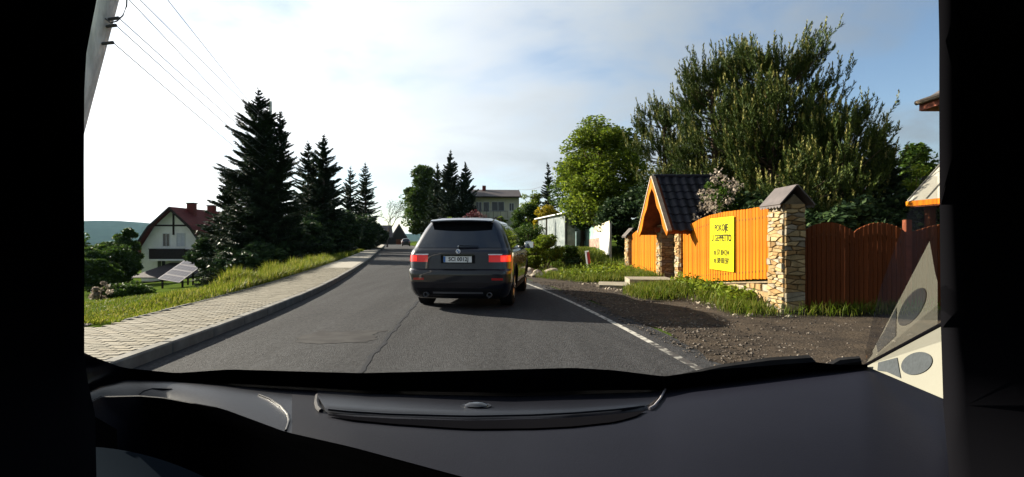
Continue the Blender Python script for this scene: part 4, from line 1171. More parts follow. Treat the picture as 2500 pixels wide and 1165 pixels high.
# --- house at the right edge with a tin porch roof
h3 = thing('house', 'white house with brown eaves at the right edge behind the porch', 'house', (11.5, 15.0, 0.2))
MB().box(.55, 7.5, -8, -.55, -.5, 4.7).build('wall', m_render_w, h3)
r3 = MB().slab((0, 0, 4.95), (0, -8.6, 4.95), (4.2, -8.6, 7.6), (4.2, 0, 7.6), .05).build('roof', m_sheet, h3)
MB().slab((8.4, -8.6, 4.95), (8.4, 0, 4.95), (4.21, 0, 7.6), (4.21, -8.6, 7.6), .05).build('rear_slope', m_sheet, r3)
MB().box(-.03, .01, -8.6, 0, 4.70, 4.955).build('fascia', m_brownsoffit, r3)
MB().box(.015, .56, -8.6, -.001, 4.69, 4.72).build('soffit', m_brownsoffit, r3)
MB().tube([(-.09, .02, 4.93), (-.09, -8.6, 4.93)], .07, 8).build('gutter', m_bargecap, r3)
MB().prism([Vector((.3, -.02, 4.72)), Vector((8.1, -.02, 4.72)), Vector((4.2, -.02, 7.4))], (0, -.3, 0)).build('gable', m_render_w, h3)
for y in (-6, -3): 
    MB().box(.50, .546, y, y + 1.1, 2.6, 3.9).build('window', m_frame, h3)
    MB().box(.49, .498, y + .08, y + 1.02, 2.68, 3.82).build('pane', m_pane, h3)
pr = thing('porch', 'small porch roof of grey seamed tin with an orange edge board', 'porch', (8.16, 11.0, 0.1))
MB().slab((0, 0, 1.97), (0, -4.0, 1.97), (1.6, -4.0, 3.75), (1.6, 0, 3.75), .03).build('tin_roof', m_tin, pr)
sl = Vector((1.6, 0, 1.78))
for i in range(9):
    y = -.02 - i * .49
    MB().tube([(0, y, 1.985), tuple(Vector((0, y, 1.985)) + sl)], .018, 5).build('standing_seam', m_tin, pr)
MB().box(-.025, .02, -4.0, 0, 1.86, 1.965).build('edge_board', m_wood, pr)
MB().box(.0, 3.8, -4.0, -.05, 1.84, 1.86).build('soffit', m_rail, pr)
MB().slab((3.8, -4, 1.95), (3.8, 0, 1.95), (1.61, 0, 3.75), (1.61, -4, 3.75), .03).build('rear_tin_roof', m_tin, pr)
for y in (-.2, -3.8): MB().cbox(.25, .39, y - .07, y + .07, -.2, 1.84, .01).build('post', m_wood2, pr)

# --- boards and foil greenhouse on the right verge
m_foil = mat('greenhouse_foil', (0.21, 0.235, 0.23), 0.35, col2=(0.09, 0.115, 0.12), scale=3.5, bump=0.8, bscale=5, spec=0.6)
m_foilframe = mat('greenhouse_frame', (0.05, 0.05, 0.05), 0.6)
gh = thing('greenhouse', 'small foil covered greenhouse with pale flat roof on the bank', 'greenhouse', (2.55, 30.5, gzf(2.9, 30)))
ga, gb = Vector((1.86, 37.5, 0)), Vector((2.98, 29.6, 0))
gdir = (gb - ga).normalized(); gn = Vector((gdir.y, -gdir.x, 0)); gl = (gb - ga).length
o0 = Vector(gh.location); o0.z = 0
gzb = 0.35 - gh.location.z
def gp(s, d, z): return ga + gdir * s + gn * -d - o0 + Vector((0, 0, z - gh.location.z))
TOPZ = 2.72
for s0, s1 in ((.1, 1.4), (1.4, 2.7), (3.1, 5.1), (5.1, 7.0 + .9)):
    rows = []
    for v in np.linspace(0, 1, 12):
        row = []
        for u in np.linspace(0, 1, 14):
            wob = 0.05 * math.sin(u * 9 + s0) * (1 - v) + .03 * math.sin(v * 23 + u * 5) * (1 - v) ** 2
            row.append(gp(s0 + .04 + (s1 - s0 - .08) * u, -.02 + wob, .55 + (TOPZ - .6) * v + .1 * math.sin(u * 13 + s0 * 3) * (1 - v) ** 3))
        rows.append(row)
    MB().grid(rows).build('foil_sheet', m_foil, gh, smooth='all', fix=False)
MB().grid([[gp(gl, d, z) for d in np.linspace(-.05, .55, 8)] for z in np.linspace(.5, TOPZ, 6)]).build('foil_sheet', m_foil, gh, smooth='all')
for s in (0, 2.9, 8.0): 
    MB().box(-.06, .06, -.06, .06, -.6, TOPZ - gh.location.z, Matrix.Translation((gp(s, .03, 0).x, gp(s, .03, 0).y, 0))).build('post', m_foilframe, gh)
MB().prism([gp(-.2, -.25, TOPZ), gp(gl + .15, -.25, TOPZ), gp(gl + .15, 0.8, TOPZ + .1), gp(-.2, 0.8, TOPZ + .1)], (0, 0, .06)).build('flat_roof', m_frame, gh)
# posters
m_teal = mat('poster_teal', (0.10, 0.20, 0.21), 0.45, col2=(0.28, 0.36, 0.36), scale=2.2)
m_postergreen = mat('poster_green', (0.13, 0.24, 0.19), 0.5, col2=(0.26, 0.38, 0.34), scale=1.6)
m_posterwhite = mat('poster_white', (0.55, 0.55, 0.52), 0.5, var=0.04, scale=2)
m_posterbeige = mat('poster_beige', (0.48, 0.44, 0.32), 0.5, var=0.15, scale=2)
m_picture = mat('poster_picture', (0.36, 0.27, 0.20), 0.5, col2=(0.12, 0.07, 0.07), scale=5)
m_postgrey = mat('galvanised_post', (0.33, 0.34, 0.36), 0.45, metal=0.5)
pb = thing('poster_board', 'big poster board, white at its near end, teal at its far end', 'board', (4.2, 26.4, gzf(4.2, 26)))
bz = gzf(4.2, 26)
def bp_(y, z, x=0.0): return Vector((x, y - 26.4, z - bz))
y0_, y1_ = 31.2, 22.9
zlo = lambda y: float(np.interp(y, [22.9, 31.2], [0.62, 0.42]))
zhi = lambda y: float(np.interp(y, [22.9, 31.2], [2.10, 1.80]))
MB().prism([bp_(y1_, zlo(y1_)), bp_(y0_, zlo(y0_)), bp_(y0_, zhi(y0_)), bp_(y1_, zhi(y1_))], (.04, 0, 0)).build('backing', m_foilframe, pb)
def ppart(name, ya, yb, fa, fb, m, x=-.006):
    pts = [(ya, fa), (yb, fa), (yb, fb), (ya, fb)]
    MB().prism([bp_(y, zlo(y) + (zhi(y) - zlo(y)) * f_, x) for y, f_ in pts], (-.004, 0, 0)).build(name, m, pb)
ppart('teal_field', 31.2, 27.3, .0, 1, m_postergreen); ppart('white_field', 25.3, 22.9, 0, .66, m_posterwhite); ppart('beige_field', 27.3, 22.9, .66, 1, m_posterbeige)
ppart('pale_field', 27.3, 25.3, .45, .66, m_posterwhite); ppart('green_field', 27.3, 25.3, 0, .45, m_postergreen)
ppart('picture', 29.2, 25.5, .22, .58, m_picture, -.012)
for y in (22.7, 31.4): MB().box(-.04, .04, y - 26.44, y - 26.36, -.5, 2.0 - bz).build('post', m_postgrey, pb)
tb2 = thing('poster_board', 'blue teal poster panels with dark posts beside the greenhouse', 'board', (3.95, 34.0, gzf(4, 34)))
bz2 = gzf(4, 34)
for i, (ya, yb) in enumerate(((36.5, 34.3), (34.0, 31.9))):
    MB().prism([Vector((-.15 + .16 * i, ya - 34, .62 - bz2)), Vector((.0 + .16 * i, yb - 34, .50 - bz2)), Vector((.0 + .16 * i, yb - 34, 2.15 - bz2)), Vector((-.15 + .16 * i, ya - 34, 2.35 - bz2))], (.03, 0, 0)).build('panel', m_teal, tb2)
for y, x in ((36.7, -.2), (34.15, .0), (31.7, .2)): MB().box(x - .07, x + .07, y - 34.07, y - 33.93, -.4, 2.2 - bz2).build('post', m_foilframe, tb2)
# little red and white marker post in the grass
mk = thing('marker_post', 'leaning white marker post with red plate in the verge grass', 'post', (*P(1437, 660, 19.2)[:2], gzf(2.76, 19.2) ))
MB().box(-.03, .03, -.02, .02, -.1, .78).build('post', m_white, mk)
MB().box(-.03, .12, -.022, .018, .78, .83).build('cap', m_white, mk)
MB().box(.032, .13, -.015, .01, .36, .775).build('red_plate', mat('sign_red', (0.42, 0.03, 0.02), 0.4), mk)
mk.rotation_euler = (0, rad(-8), rad(-35))
# pale props on the far left pavement
rp_ = thing('roadside_stand', 'small pale stand with leaning props on the far left pavement', 'stand', (-24.6, 93, .12))
MB().box(-.09, .09, -.09, .09, 0, 2.0).build('post', m_timber, rp_)
MB().tube([(.1, -.1, 1.2), (.75, -.3, 0)], .05, 6).build('prop', m_postgrey, rp_)
MB().tube([(.1, -.1, 1.5), (.35, -.4, 0)], .05, 6).build('prop', m_postgrey, rp_)
MB().cbox(-.55, -.12, -.2, .1, .75, 1.45, .05).build('box', m_posterwhite, rp_)
MB().cbox(-.75, -.2, -.3, .1, .25, .6, .05).build('box', m_posterwhite, rp_)

# --- overhead line on the left
m_pole = mat('bleached_pole', (0.75, 0.73, 0.70), 0.85, var=0.25, scale=3, bump=0.8, bscale=8, stretch=(5, 5, .6))
m_wire = mat('wire', (0.06, 0.06, 0.065), 0.5)
p_lo, p_hi = P(222, 150, 5.0), P(262, 0, 5.0)
dirp = (p_hi - p_lo).normalized()
base_p = p_lo - dirp * ((p_lo.z + 0.4) / dirp.z); top_p = p_hi + dirp * 1.6
up_ = thing('utility_pole', 'pale leaning electricity pole at the left with cable loop', 'pole', base_p)
MB().tube([Vector((0, 0, 0)), (top_p - base_p) * .5, top_p - base_p], [.115, .088, .078], 14).build('shaft', m_pole, up_, smooth=True)
for k, zt in ((.60, -.0), (.93, .3)):
    c = base_p.lerp(top_p, k) - base_p
ins = MB()
wires = [((300, -139), (660, 305)), ((300, -42), (660, 303)), ((292, -25), (660, 351)), ((290, 44), (660, 365)), ((283, 62), (660, 390)), ((276, 104), (660, 424))]
fp = thing('utility_pole', 'next electricity pole of the line behind the spruces', 'pole', (*P(660, 300, 47)[:2], -1.5))
MB().tube([(0, 0, 0), (0, 0, 15.0)], [.2, .13], 10).build('shaft', m_pole, fp, smooth=True)
for (s, e) in wires:
    a, bq = P(s[0], s[1], 4.95), P(e[0], e[1], 47)
    mpt = (a + bq) / 2 - Vector((0, 0, .12))
    pts = [a.lerp(bq, t) - Vector((0, 0, .5 * t * (1 - t))) for t in np.linspace(0, 1, 14)]
    o = MB().tube(pts, [.004 + .008 * t for t in np.linspace(0, 1, 14)], 5).build('overhead_wire', m_wire)
    near_ = base_p + dirp * ((a.z - base_p.z) / dirp.z)
    MB().tube([near_ - base_p, a - base_p], [.012, .016], 6).build('insulator', m_wire, up_)
    wnames = ['topmost', 'second from the top', 'third from the top', 'fourth from the top', 'second lowest', 'lowest']
    tag(o, wnames[wires.index((s, e))] + ' of the six wires from the pole to the spruce', 'wire', 'wires of the overhead line')
lp = [P(283, 18, 8.8), P(290, 45, 8.8), P(283, 58, 8.8), P(270, 55, 8.8), P(262, 50, 8.85)]
lp = [P(310, -10, 4.9), P(309, 15, 4.9), P(300, 38, 4.9), P(285, 52, 4.9), P(270, 56, 4.9), P(258, 46, 4.95)]
MB().tube([q - base_p for q in lp], .006, 6).build('cable_loop', m_wire, up_, smooth=True)
# thin service line to the cream house
a, bq = P(1268, 462, 70), P(1345, 445, 45)
tag(MB().tube([a.lerp(bq, t) - Vector((0, 0, 1.2 * t * (1 - t))) for t in np.linspace(0, 1, 12)], .014, 5).build('service_wire', m_wire), 'thin wire leading to the cream house', 'wire')
# ------------------------------------------------------------------ the car we sit in
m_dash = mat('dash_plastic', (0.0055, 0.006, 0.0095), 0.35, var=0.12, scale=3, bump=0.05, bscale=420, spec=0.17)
m_dashdark = mat('dash_shade_plastic', (0.012, 0.012, 0.016), 0.5, bump=0.06, bscale=300, var=0.05)
m_frit = mat('windscreen_frit', (0.004, 0.004, 0.006), 0.09, spec=0.6)
m_lining = mat('cabin_lining', (0.004, 0.004, 0.005), 0.95, spec=0.0)
m_pale = mat('pale_pillar_trim', (0.145, 0.142, 0.118), 0.6, var=0.05, scale=4)
m_grille = mat('speaker_grille', (0.035, 0.040, 0.044), 0.8, var=0.15, scale=200)
m_lens = mat('instrument_lens', (0.008, 0.011, 0.015), 0.6, spec=0.0)
ego = thing('dashboard_car', 'dark car interior in the foreground: dashboard, windscreen edge and pillars', 'car', (0, 0, 0))
FPX = [60, 150, 246, 310, 430, 900, 1250, 1600, 1990, 2118, 2300, 2560]
FPY = [1060, 1005, 957, 932, 934, 961, 968, 957, 907, 893, 967, 1090]
FYF = [.55, .62, .73, .80, .86, .93, .94, .93, .88, .86, .72, .58]
BPX = [60, 150, 246, 340, 400, 540, 697, 860, 1150, 1300, 1600, 2000, 2560]
BPY = [1075, 1015, 966, 964, 969, 995, 1053, 1090, 1168, 1215, 1290, 1300, 1320]
BYF = [.53, .60, .69, .745, .755, .72, .66, .62, .56, .52, .46, .45, .44]
def dash_col(px, n=15):
    yf, yb = np.interp(px, FPX, FYF), np.interp(px, BPX, BYF)
    pf, pb_ = np.interp(px, FPX, FPY), np.interp(px, BPX, BPY)
    zf, zb_ = CAMZ - (pf - HY) / F * yf, CAMZ - (pb_ - HY) / F * yb
    res = []
    for t in np.linspace(0, 1, n):
        Y = yf + (yb - yf) * t; z = zf + (zb_ - zf) * t + 0.010 * math.sin(math.pi * t) - .02 * max(0, t - .8) ** 2
        res.append(Vector(((px - CX) / F * Y, Y, z)))
    return res
def dash_pt(px, py, lift=0.0):
    c = dash_col(px, 40); pys = [HY + (CAMZ - p.z) / p.y * F for p in c]
    Y = float(np.interp(py, pys, [p.y for p in c])); z = float(np.interp(py, pys, [p.z for p in c]))
    return Vector(((px - CX) / F * Y, Y, z + lift))
cols = [dash_col(px) for px in np.concatenate([np.linspace(212, 430, 26), np.linspace(450, 2000, 60), np.linspace(2030, 2340, 16)])]
ic = min(range(len(cols)), key=lambda i: abs(CX + F * cols[i][0].x / cols[i][0].y - 700))
m_dash_dim = mat('dash_plastic_dim', (0.006, 0.0065, 0.011), 0.55, var=0.12, scale=3, bump=0.05, bscale=420, spec=0.06)  # hood's own plastic with the sky sheen taken out, painting this side dim
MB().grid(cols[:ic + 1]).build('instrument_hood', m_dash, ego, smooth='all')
MB().grid(cols[ic:]).build('dash_top', m_dash_dim, ego, smooth='all')
fas = []
for c in cols:
    p = c[-1]; fas.append([p + Vector((0, .0005, -.0015)), p + Vector((0, .012, -.02)), p + Vector((0, .05, -.05)), p + Vector((0, .07, -.40))])
MB().grid(fas).build('dash_fascia', m_dashdark, ego, smooth='all')
# seam of the instrument hood, raised centre lid, its recess and slot, light sensor
MB().tube([dash_pt(x, y, .0005) for x, y in ((632, 965), (660, 976), (686, 993), (702, 1012), (706, 1028), (701, 1044), (698, 1052))], .0016, 8).build('hood_seam', m_dash, ego, smooth=True)
MB().tube([dash_pt(x, y, -.0002) for x, y in ((340, 963), (350, 955), (372, 949), (420, 950))], .0012, 6).build('hood_seam', m_dashdark, ego, smooth=True)
lid_px = np.linspace(776, 1622, 50)
lid_back = lambda x: float(np.interp(x, [776, 782, 800, 1000, 1150, 1400, 1575, 1600, 1622], [975, 1000, 1010, 1019, 1025, 1018, 1003, 985, 962]))
rows = []
for x in lid_px:
    f0 = float(np.interp(x, FPX, FPY)) + 3
    rows.append([dash_pt(x, f0 + (lid_back(x) - f0) * t, .004 if 0 < t < 1 else .0002) for t in (0, .08, .35, .7, .93, 1)])
lid = MB().grid(rows).build('centre_lid', m_dash, ego, smooth=True)
MB().tube([dash_pt(x, y, .001) for x, y in ((775, 968), (773, 985), (776, 998), (784, 1006))], .0035, 8).build('lid_seam', m_dashdark, lid, smooth=True)
MB().tube([dash_pt(x, y, .003) for x, y in ((1625, 953), (1612, 978), (1598, 995), (1585, 1003))], .0018, 8).build('lid_seam', m_alu, lid, smooth=True)
st = [(802, 1015, 1018), (850, 1020, 1028), (950, 1026, 1038), (1092, 1030, 1048), (1150, 1031, 1051), (1300, 1028, 1050), (1400, 1023, 1045), (1500, 1015, 1034), (1550, 1009, 1021), (1573, 1006, 1008)]
sx_ = np.linspace(802, 1573, 40)
rows = [[dash_pt(x, float(np.interp(x, [s[0] for s in st], [s[1] for s in st])) * (1 - t) + t * float(np.interp(x, [s[0] for s in st], [s[2] for s in st])), .0022) for t in (0, .5, 1)] for x in sx_]
MB().grid(rows).build('demister_slot', m_lining, ego, smooth='all')
MB().tube([dash_pt(x, float(np.interp(x, [s[0] for s in st], [s[1] for s in st])) - 7, .0045) for x in sx_], .0016, 6).build('slot_rim', m_dash, ego, smooth=True)
sn = dash_pt(1162, 999, .003)
MB().lathe([(.020, 0), (.018, .004), (.010, .007), (.004, .007)], 20, Matrix.Translation(sn) @ Matrix.Diagonal((1, .7, 1, 1))).build('light_sensor', m_frit, ego, smooth=True)
MB().lathe([(.024, -.001), (.023, .0025), (.0195, .002)], 20, Matrix.Translation(sn) @ Matrix.Diagonal((1, .7, 1, 1))).build('sensor_ring', m_dash, ego, smooth=True)
# black ceramic border at the foot of the windscreen
UPX = [60, 150, 214, 300, 430, 560, 700, 880, 1150, 1400, 1500, 1620, 1740, 1990, 2060, 2118]
UPY = [770, 830, 866, 898, 911, 902, 906, 911, 905, 898, 904, 919, 903, 884, 892, 889]
rows = []
for px in np.linspace(206, 2118, 90):
    pf, yf = float(np.interp(px, FPX, FPY)), float(np.interp(px, FPX, FYF))
    pu = min(float(np.interp(px, UPX, UPY)), pf - 3)
    lo_ = P(px, pf + 12, yf + .012); hi_ = P(px, pu, yf * .985 - .012)
    rows.append([lo_.lerp(hi_, t) for t in (0, .25, .5, .75, 1)])
frit = MB().grid(rows).build('windscreen_border', m_frit, ego, smooth='all')
# wiper resting along the foot of the windscreen
MB().tube([P(1640, 926, 1.02), P(1760, 903, 1.02), P(1880, 888, 1.01), P(1975, 882, 1.0), P(1990, 892, 1.0)], [.006, .010, .012, .012, .006], 8).build('wiper', m_tyre, ego, smooth=True)
MB().tube([P(2010, 905, .99), P(2050, 886, .99), P(2100, 880, .98)], [.006, .010, .008], 8).build('wiper_pivot', m_tyre, ego, smooth=True)
# clear glass
m_clear = bpy.data.materials.new('windscreen_clear'); m_clear.use_nodes = True
N_ = m_clear.node_tree.nodes; N_.remove(N_['Principled BSDF'])
tr = N_.new('ShaderNodeBsdfTransparent'); tr.inputs[0].default_value = (0.95, 0.96, 0.955, 1)
m_clear.node_tree.links.new(tr.outputs[0], N_['Material Output'].inputs['Surface'])
rows = []
for t in np.linspace(0, 1, 8):
    yb_, z_ = 1.02 - .86 * t, .96 + .60 * t
    rows.append([(x, yb_ - .16 * (x / .7) ** 2 * (1 - .4 * t), z_) for x in np.linspace(-.72, .72, 17)])
MB().grid(rows).build('windscreen', m_clear, ego, smooth='all')
# pale right-hand corner trim with tweeter and side vent, and the curved edge of the glass that mirrors it
H1, H2, BB = P(2112, 893, .862), P(2330, 776, .66), P(2330, 985, .60)
pale = MB().grid([[H1, H1.lerp(H2, .5), H2], [H1.lerp(BB, .002), H1.lerp(BB, .5), BB]]).build('corner_trim', m_pale, ego)
npl = (H2 - H1).cross(BB - H1).normalized()
if npl.dot(Vector((0, 0, CAMZ)) - H1) < 0: npl = -npl
def on_pale(px, py, lift=.0015):
    d = P(px, py, 1.0) - Vector((0, 0, CAMZ)); o_ = Vector((0, 0, CAMZ))
    t = (H1 - o_).dot(npl) / d.dot(npl); return o_ + d * t + npl * lift
ctr = on_pale(2240, 885)
ell = [on_pale(2240 + 38 * math.cos(a) * 1.0 + 0 * math.sin(a), 888 + 27 * math.sin(a) - 7 * math.cos(a), .0004) for a in np.linspace(0, 2 * math.pi, 33)[:-1]]
MB().prism(ell, npl * .0008).build('tweeter_grille', m_grille, pale)
MB().prism([on_pale(x, y, .0004) for x, y in ((2144, 905), (2146, 886), (2192, 874), (2201, 924), (2165, 908))], npl * .0008).build('side_vent', m_grille, pale)
m_edge = bpy.data.materials.new('windscreen_edge_glass'); m_edge.use_nodes = True
N_ = m_edge.node_tree.nodes; L_ = m_edge.node_tree.links; N_.remove(N_['Principled BSDF'])
tr = N_.new('ShaderNodeBsdfTransparent'); gl_ = N_.new('ShaderNodeBsdfGlossy'); gl_.inputs['Roughness'].default_value = 0.0
ms_ = N_.new('ShaderNodeMixShader'); ms_.inputs[0].default_value = 0.36
L_.new(tr.outputs[0], ms_.inputs[1]); L_.new(gl_.outputs[0], ms_.inputs[2]); L_.new(ms_.outputs[0], N_['Material Output'].inputs['Surface'])
hd = (H2 - H1).normalized(); eye = Vector((0, 0, CAMZ))
def mirror_py(ang):
    n = Matrix.Rotation(ang, 3, hd) @ npl
    q = ctr - n * 2 * (ctr - H1).dot(n)
    return HY - (q.z - CAMZ) / q.y * F, CX + q.x / q.y * F, n
best = min((abs(mirror_py(rad(a))[0] - 740) + .3 * abs(mirror_py(rad(a))[1] - 2227), a) for a in np.arange(-175, 176, 0.5) if mirror_py(rad(a))[0] < 830)
ng = mirror_py(rad(best[1]))[2]
def on_glass(px, py):
    d = P(px, py, 1.0) - eye; t = (H1 - eye).dot(ng) / d.dot(ng); return eye + d * t
MB().add([on_glass(2116, 889), on_glass(2289, 797), on_glass(2289, 430), on_glass(2250, 430), on_glass(2150, 700), on_glass(2112, 860)], [(0, 1, 2, 3, 4, 5)]).build('windscreen_edge', m_edge, ego)
MB().tube([H1, H1.lerp(H2, .5), H2], .0028, 8).build('glass_seal', m_lining, ego)
# pillars, roof lining and cabin behind the camera
def pillar_trim(name, inner, outer_px, m):
    rows = []
    for px, py, Y in inner:
        a, o_ = P(px, py, Y), P(outer_px, py, Y * .93)
        e_ = Vector((0, 0, CAMZ)); n = (a - e_).normalized(); w = (o_ - a).normalized()
        rows.append([a + n * .035 + w * .012, a + n * .010 + w * .002, a, a.lerp(o_, .06) + n * -.006, a.lerp(o_, .5) + n * -.016, o_])
    return MB().grid(rows).build(name, m, ego, smooth='all')
pillar_trim('pillar_trim', [(236, 1175, .48), (232, 1010, .56), (214, 930, .60), (206, 866, .62), (206, 620, .62), (205, 400, .55), (206, 220, .50), (211, 130, .475), (222, 70, .46), (234, 10, .45), (246, -60, .44), (250, -200, .43)], -700, m_lining)
pillar_trim('pillar_trim', [(2318, 1170, .50), (2303, 990, .58), (2297, 800, .62), (2294, 500, .60), (2293, 300, .54), (2293, 100, .48), (2290, -60, .45), (2285, -200, .43)], 3300, m_lining)
cab = MB()
cab.box(-.82, .82, -2.4, -2.3, .3, 1.62); cab.box(-.86, -.78, -2.3, .34, .3, 1.62); cab.box(.78, .86, -2.3, .34, .3, 1.62)
cab.box(-.86, .86, -2.4, .10, 1.60, 1.66); cab.box(-.86, .86, -2.4, .60, .25, .30)
cab.build('cabin_lining', m_lining, ego)
MB().box(-.86, -.66, .30, .52, .3, 1.15).build('door_lining', m_lining, ego); MB().box(.66, .86, .30, .52, .3, 1.15).build('door_lining', m_lining, ego)
MB().box(-.85, .85, .955, .985, .2, .93).build('bulkhead', m_lining, ego)
MB().box(-.85, -.30, .86, .88, .2, 1.0).build('bulkhead', m_lining, ego)
# instrument lens under the hood
rows = []
for v in np.linspace(0, 1, 8):
    rows.append([P(190 + 340 * u, 1090 + 90 * u * u + 100 * v, .60 - .10 * v + .03 * u) for u in np.linspace(0, 1, 12)])
MB().grid(rows).build('instrument_lens', m_lens, ego, smooth='all')
# ------------------------------------------------------------------ planting
def at(px, Y, dz=0.0):
    x = (px - CX) / F * Y
    return (x, Y, gzf(x, Y) + dz)
def H_for(py, Y, loc): return CAMZ + (HY - py) / F * Y - loc[2]

# left: spruces in a dark row
GS = 'spruces along the left side of the road'
l = at(632, 36); spruce('spruce_tree', 'tallest dark spruce on the left behind the grass verge', l, H_for(218, 36, l), 3.9, 5, 3.6, group=GS, fork=[(1.35, .3, H_for(268, 36, l), .55), (0.7, -.2, H_for(250, 36, l), .4)], power=.60, wide=.036)
l = at(560, 37.5); spruce('spruce_tree', 'lower spruce leaning out at the left flank of the tallest one', l, H_for(420, 37, l), 2.3, 6, 1.7, group=GS, power=.55, wide=.07)
l = at(790, 47); spruce('spruce_tree', 'second spruce on the left with a pointed top', l, H_for(330, 47, l), 3.2, 7, 2.8, group=GS, power=.55, wide=.042)
l = at(752, 49); spruce('spruce_tree', 'slimmer spruce between the tallest and the second one', l, H_for(345, 49, l), 2.7, 17, 2.4, group=GS, power=.55, wide=.042)
l = at(856, 68); spruce('spruce_tree', 'left one of the pair of distant open spruces', l, H_for(408, 68, l), 3.1, 8, 1.3, group=GS, power=.75, wide=.065)
l = at(892, 70); spruce('spruce_tree', 'right one of the pair of distant open spruces', l, H_for(398, 70, l), 3.0, 9, 1.3, group=GS, power=.75, wide=.065)
l = at(945, 95); bare_tree('bare_tree', 'thin leafed bare tree beyond the spruces', l, H_for(470, 95, l), 4, 4)
GB = 'dark bushes under the spruces'
for px, Y, py, R, sd, lb in ((540, 38, 560, 1.7, 1, 'dark bush at the left foot of the tallest spruce'), (600, 35, 575, 1.9, 2, 'dark bush in front of the tallest spruce'), (680, 37, 545, 2.1, 3, 'dark bush at the right foot of the tallest spruce'),
                             (735, 41, 530, 1.9, 4, 'dark bush in the gap between the first two spruces'), (785, 46, 515, 2.0, 5, 'tall dark bush at the foot of the second spruce'), (830, 55, 512, 2.2, 6, 'dark bush left of the distant spruce pair'),
                             (872, 62, 525, 2.2, 7, 'dark bush below the distant spruce pair'), (905, 76, 540, 2.2, 8, 'dark bush at the right of the distant spruce pair'), (640, 33, 600, 1.6, 9, 'low dark bush nearest to the grass verge')):
    l = at(px, Y); broadleaf('bush', lb, 'bush', l, H_for(py, Y, l), R * 1.15, .02, 100 + sd, .16, 13000, lf_dark, 60, GB, shape=.5, clump_r=.34)
# left: garden trees, hedge
GT = 'broadleaf trees beside the white house'
for px, Y, py, R, sd, lb in ((312, 54, 548, 1.5, 1, 'green garden tree next to the white house'), (262, 56, 585, 2.2, 2, 'rounded green tree left of the one by the white house'), (225, 46, 600, 1.9, 3, 'green tree at the left edge of the view'), (150, 60, 560, 3.2, 4, 'green tree by the left pillar of the windscreen'), (288, 50, 592, 2.0, 5, 'middle green tree between the two in front of the valley'), (238, 41, 632, 1.7, 6, 'low green tree nearest to the hedge at the left')):
    l = at(px, Y); broadleaf('garden_tree', lb, 'tree', l, H_for(py, Y, l), R, .10, 200 + sd, .16, 9000, lf_green, 44, GT, shape=.9)
l = at(300, 27); hg = broadleaf('hedge', 'clipped rounded hedge on the lawn', 'hedge', l, 1.05, 1.55, .02, 301, .075, 14000, lf_green, 60, shape=.2, clump_r=.22, squash=.9)
l = at(248, 25); sh_ = broadleaf('flowering_shrub', 'pale blossoming shrub at the left edge of the lawn', 'shrub', l, 1.4, .45, .1, 302, .05, 1500, lf_blossom, 20)

# far middle
l = at(1036, 84); broadleaf('birch_tree', 'round topped green tree left above the black car', l and 'tree', l, H_for(386, 84, l), 3.4, .04, 401, .22, 24000, lf_green, 80, shape=.75, clump_r=.34)
GC = 'dark conifers beside the cream house'
l = at(1100, 76); spruce('thuja_tree', 'taller of the two dark narrow conifers by the cream house', l, H_for(368, 76, l), 2.7, 402, 2.0, lf_thuja, GC, power=.45, droop=-.35, wide=.12)
l = at(1136, 75); spruce('thuja_tree', 'shorter of the two dark narrow conifers by the cream house', l, H_for(397, 75, l), 2.4, 403, 2.0, lf_thuja, GC, power=.42, droop=-.35, wide=.12)
l = at(1068, 80); spruce('thuja_tree', 'dark conifer half hidden between the round tree and the narrow pair', l, H_for(400, 80, l), 2.4, 404, 1.8, lf_dark, GC, power=.40, droop=-.35, wide=.12)
l = at(1165, 58); broadleaf('red_shrub', 'dark red leaved shrub above the roof of the black car', 'shrub', l, H_for(513, 58, l), 1.9, .05, 405, .10, 5000, lf_red, 30)
l = at(1105, 56); broadleaf('shrub', 'yellow green shrub left of the red one above the car roof', 'shrub', l, H_for(523, 56, l), 1.3, .05, 406, .10, 3000, lf_bright, 22)
l = at(1218, 54); broadleaf('shrub', 'green shrub in front of the cream house wall', 'shrub', l, H_for(526, 54, l), 1.0, .05, 407, .10, 2500, lf_bright, 20)
l = at(1290, 47); broadleaf('garden_tree', 'green tree between the cream house and the greenhouse', 'tree', l, H_for(492, 47, l), 1.7, .05, 408, .11, 8000, lf_green, 40, shape=.6)
l = at(1300, 60); broadleaf('garden_tree', 'pale green tree behind the small spruce', 'tree', l, H_for(447, 60, l), 1.8, .1, 409, .12, 5000, lf_bright, 36)
l = at(1338, 44); spruce('spruce_tree', 'small dark spruce above the yellow shrub', l, H_for(400, 44, l), 1.45, 410, 1.0, power=.8, wide=.05)
l = at(1335, 40); broadleaf('yellow_shrub', 'bright yellow shrub over the greenhouse roof', 'shrub', l, H_for(497, 40, l), 1.25, .1, 411, .085, 5000, lf_yellow, 34)
# right: big leafy tree, pines, blossom
l = at(1478, 27.5); broadleaf('leafy_tree', 'big light green leafy tree behind the poster board', 'tree', l, H_for(272, 27.5, l), 2.75, .10, 420, .078, 36000, lf_bright, 150, shape=.85, clump_r=.25)
l = at(1425, 30.5); broadleaf('leafy_tree', 'lower leafy tree left of the big light green one', 'tree', l, H_for(360, 30.5, l), 2.0, .10, 421, .085, 18000, lf_green, 110, shape=.8)
l = at(1555, 24.5); broadleaf('leafy_tree', 'dark leafy tree behind the short orange fence', 'tree', l, H_for(455, 24.5, l), 1.7, .05, 422, .10, 13000, lf_dark, 60, shape=.5)
GP = 'bushy pines behind the orange fence'
l = at(1885, 15.6); pine('pine_tree', 'tallest bushy pine behind the stone pillar', l, H_for(128, 15.6, l), 1.68, 430, 2300, GP, .5, shape=.75)
l = at(1745, 17.2); pine('pine_tree', 'second bushy pine left of the tallest one', l, H_for(150, 17.2, l), 1.32, 431, 1700, GP, .45, shape=.75)
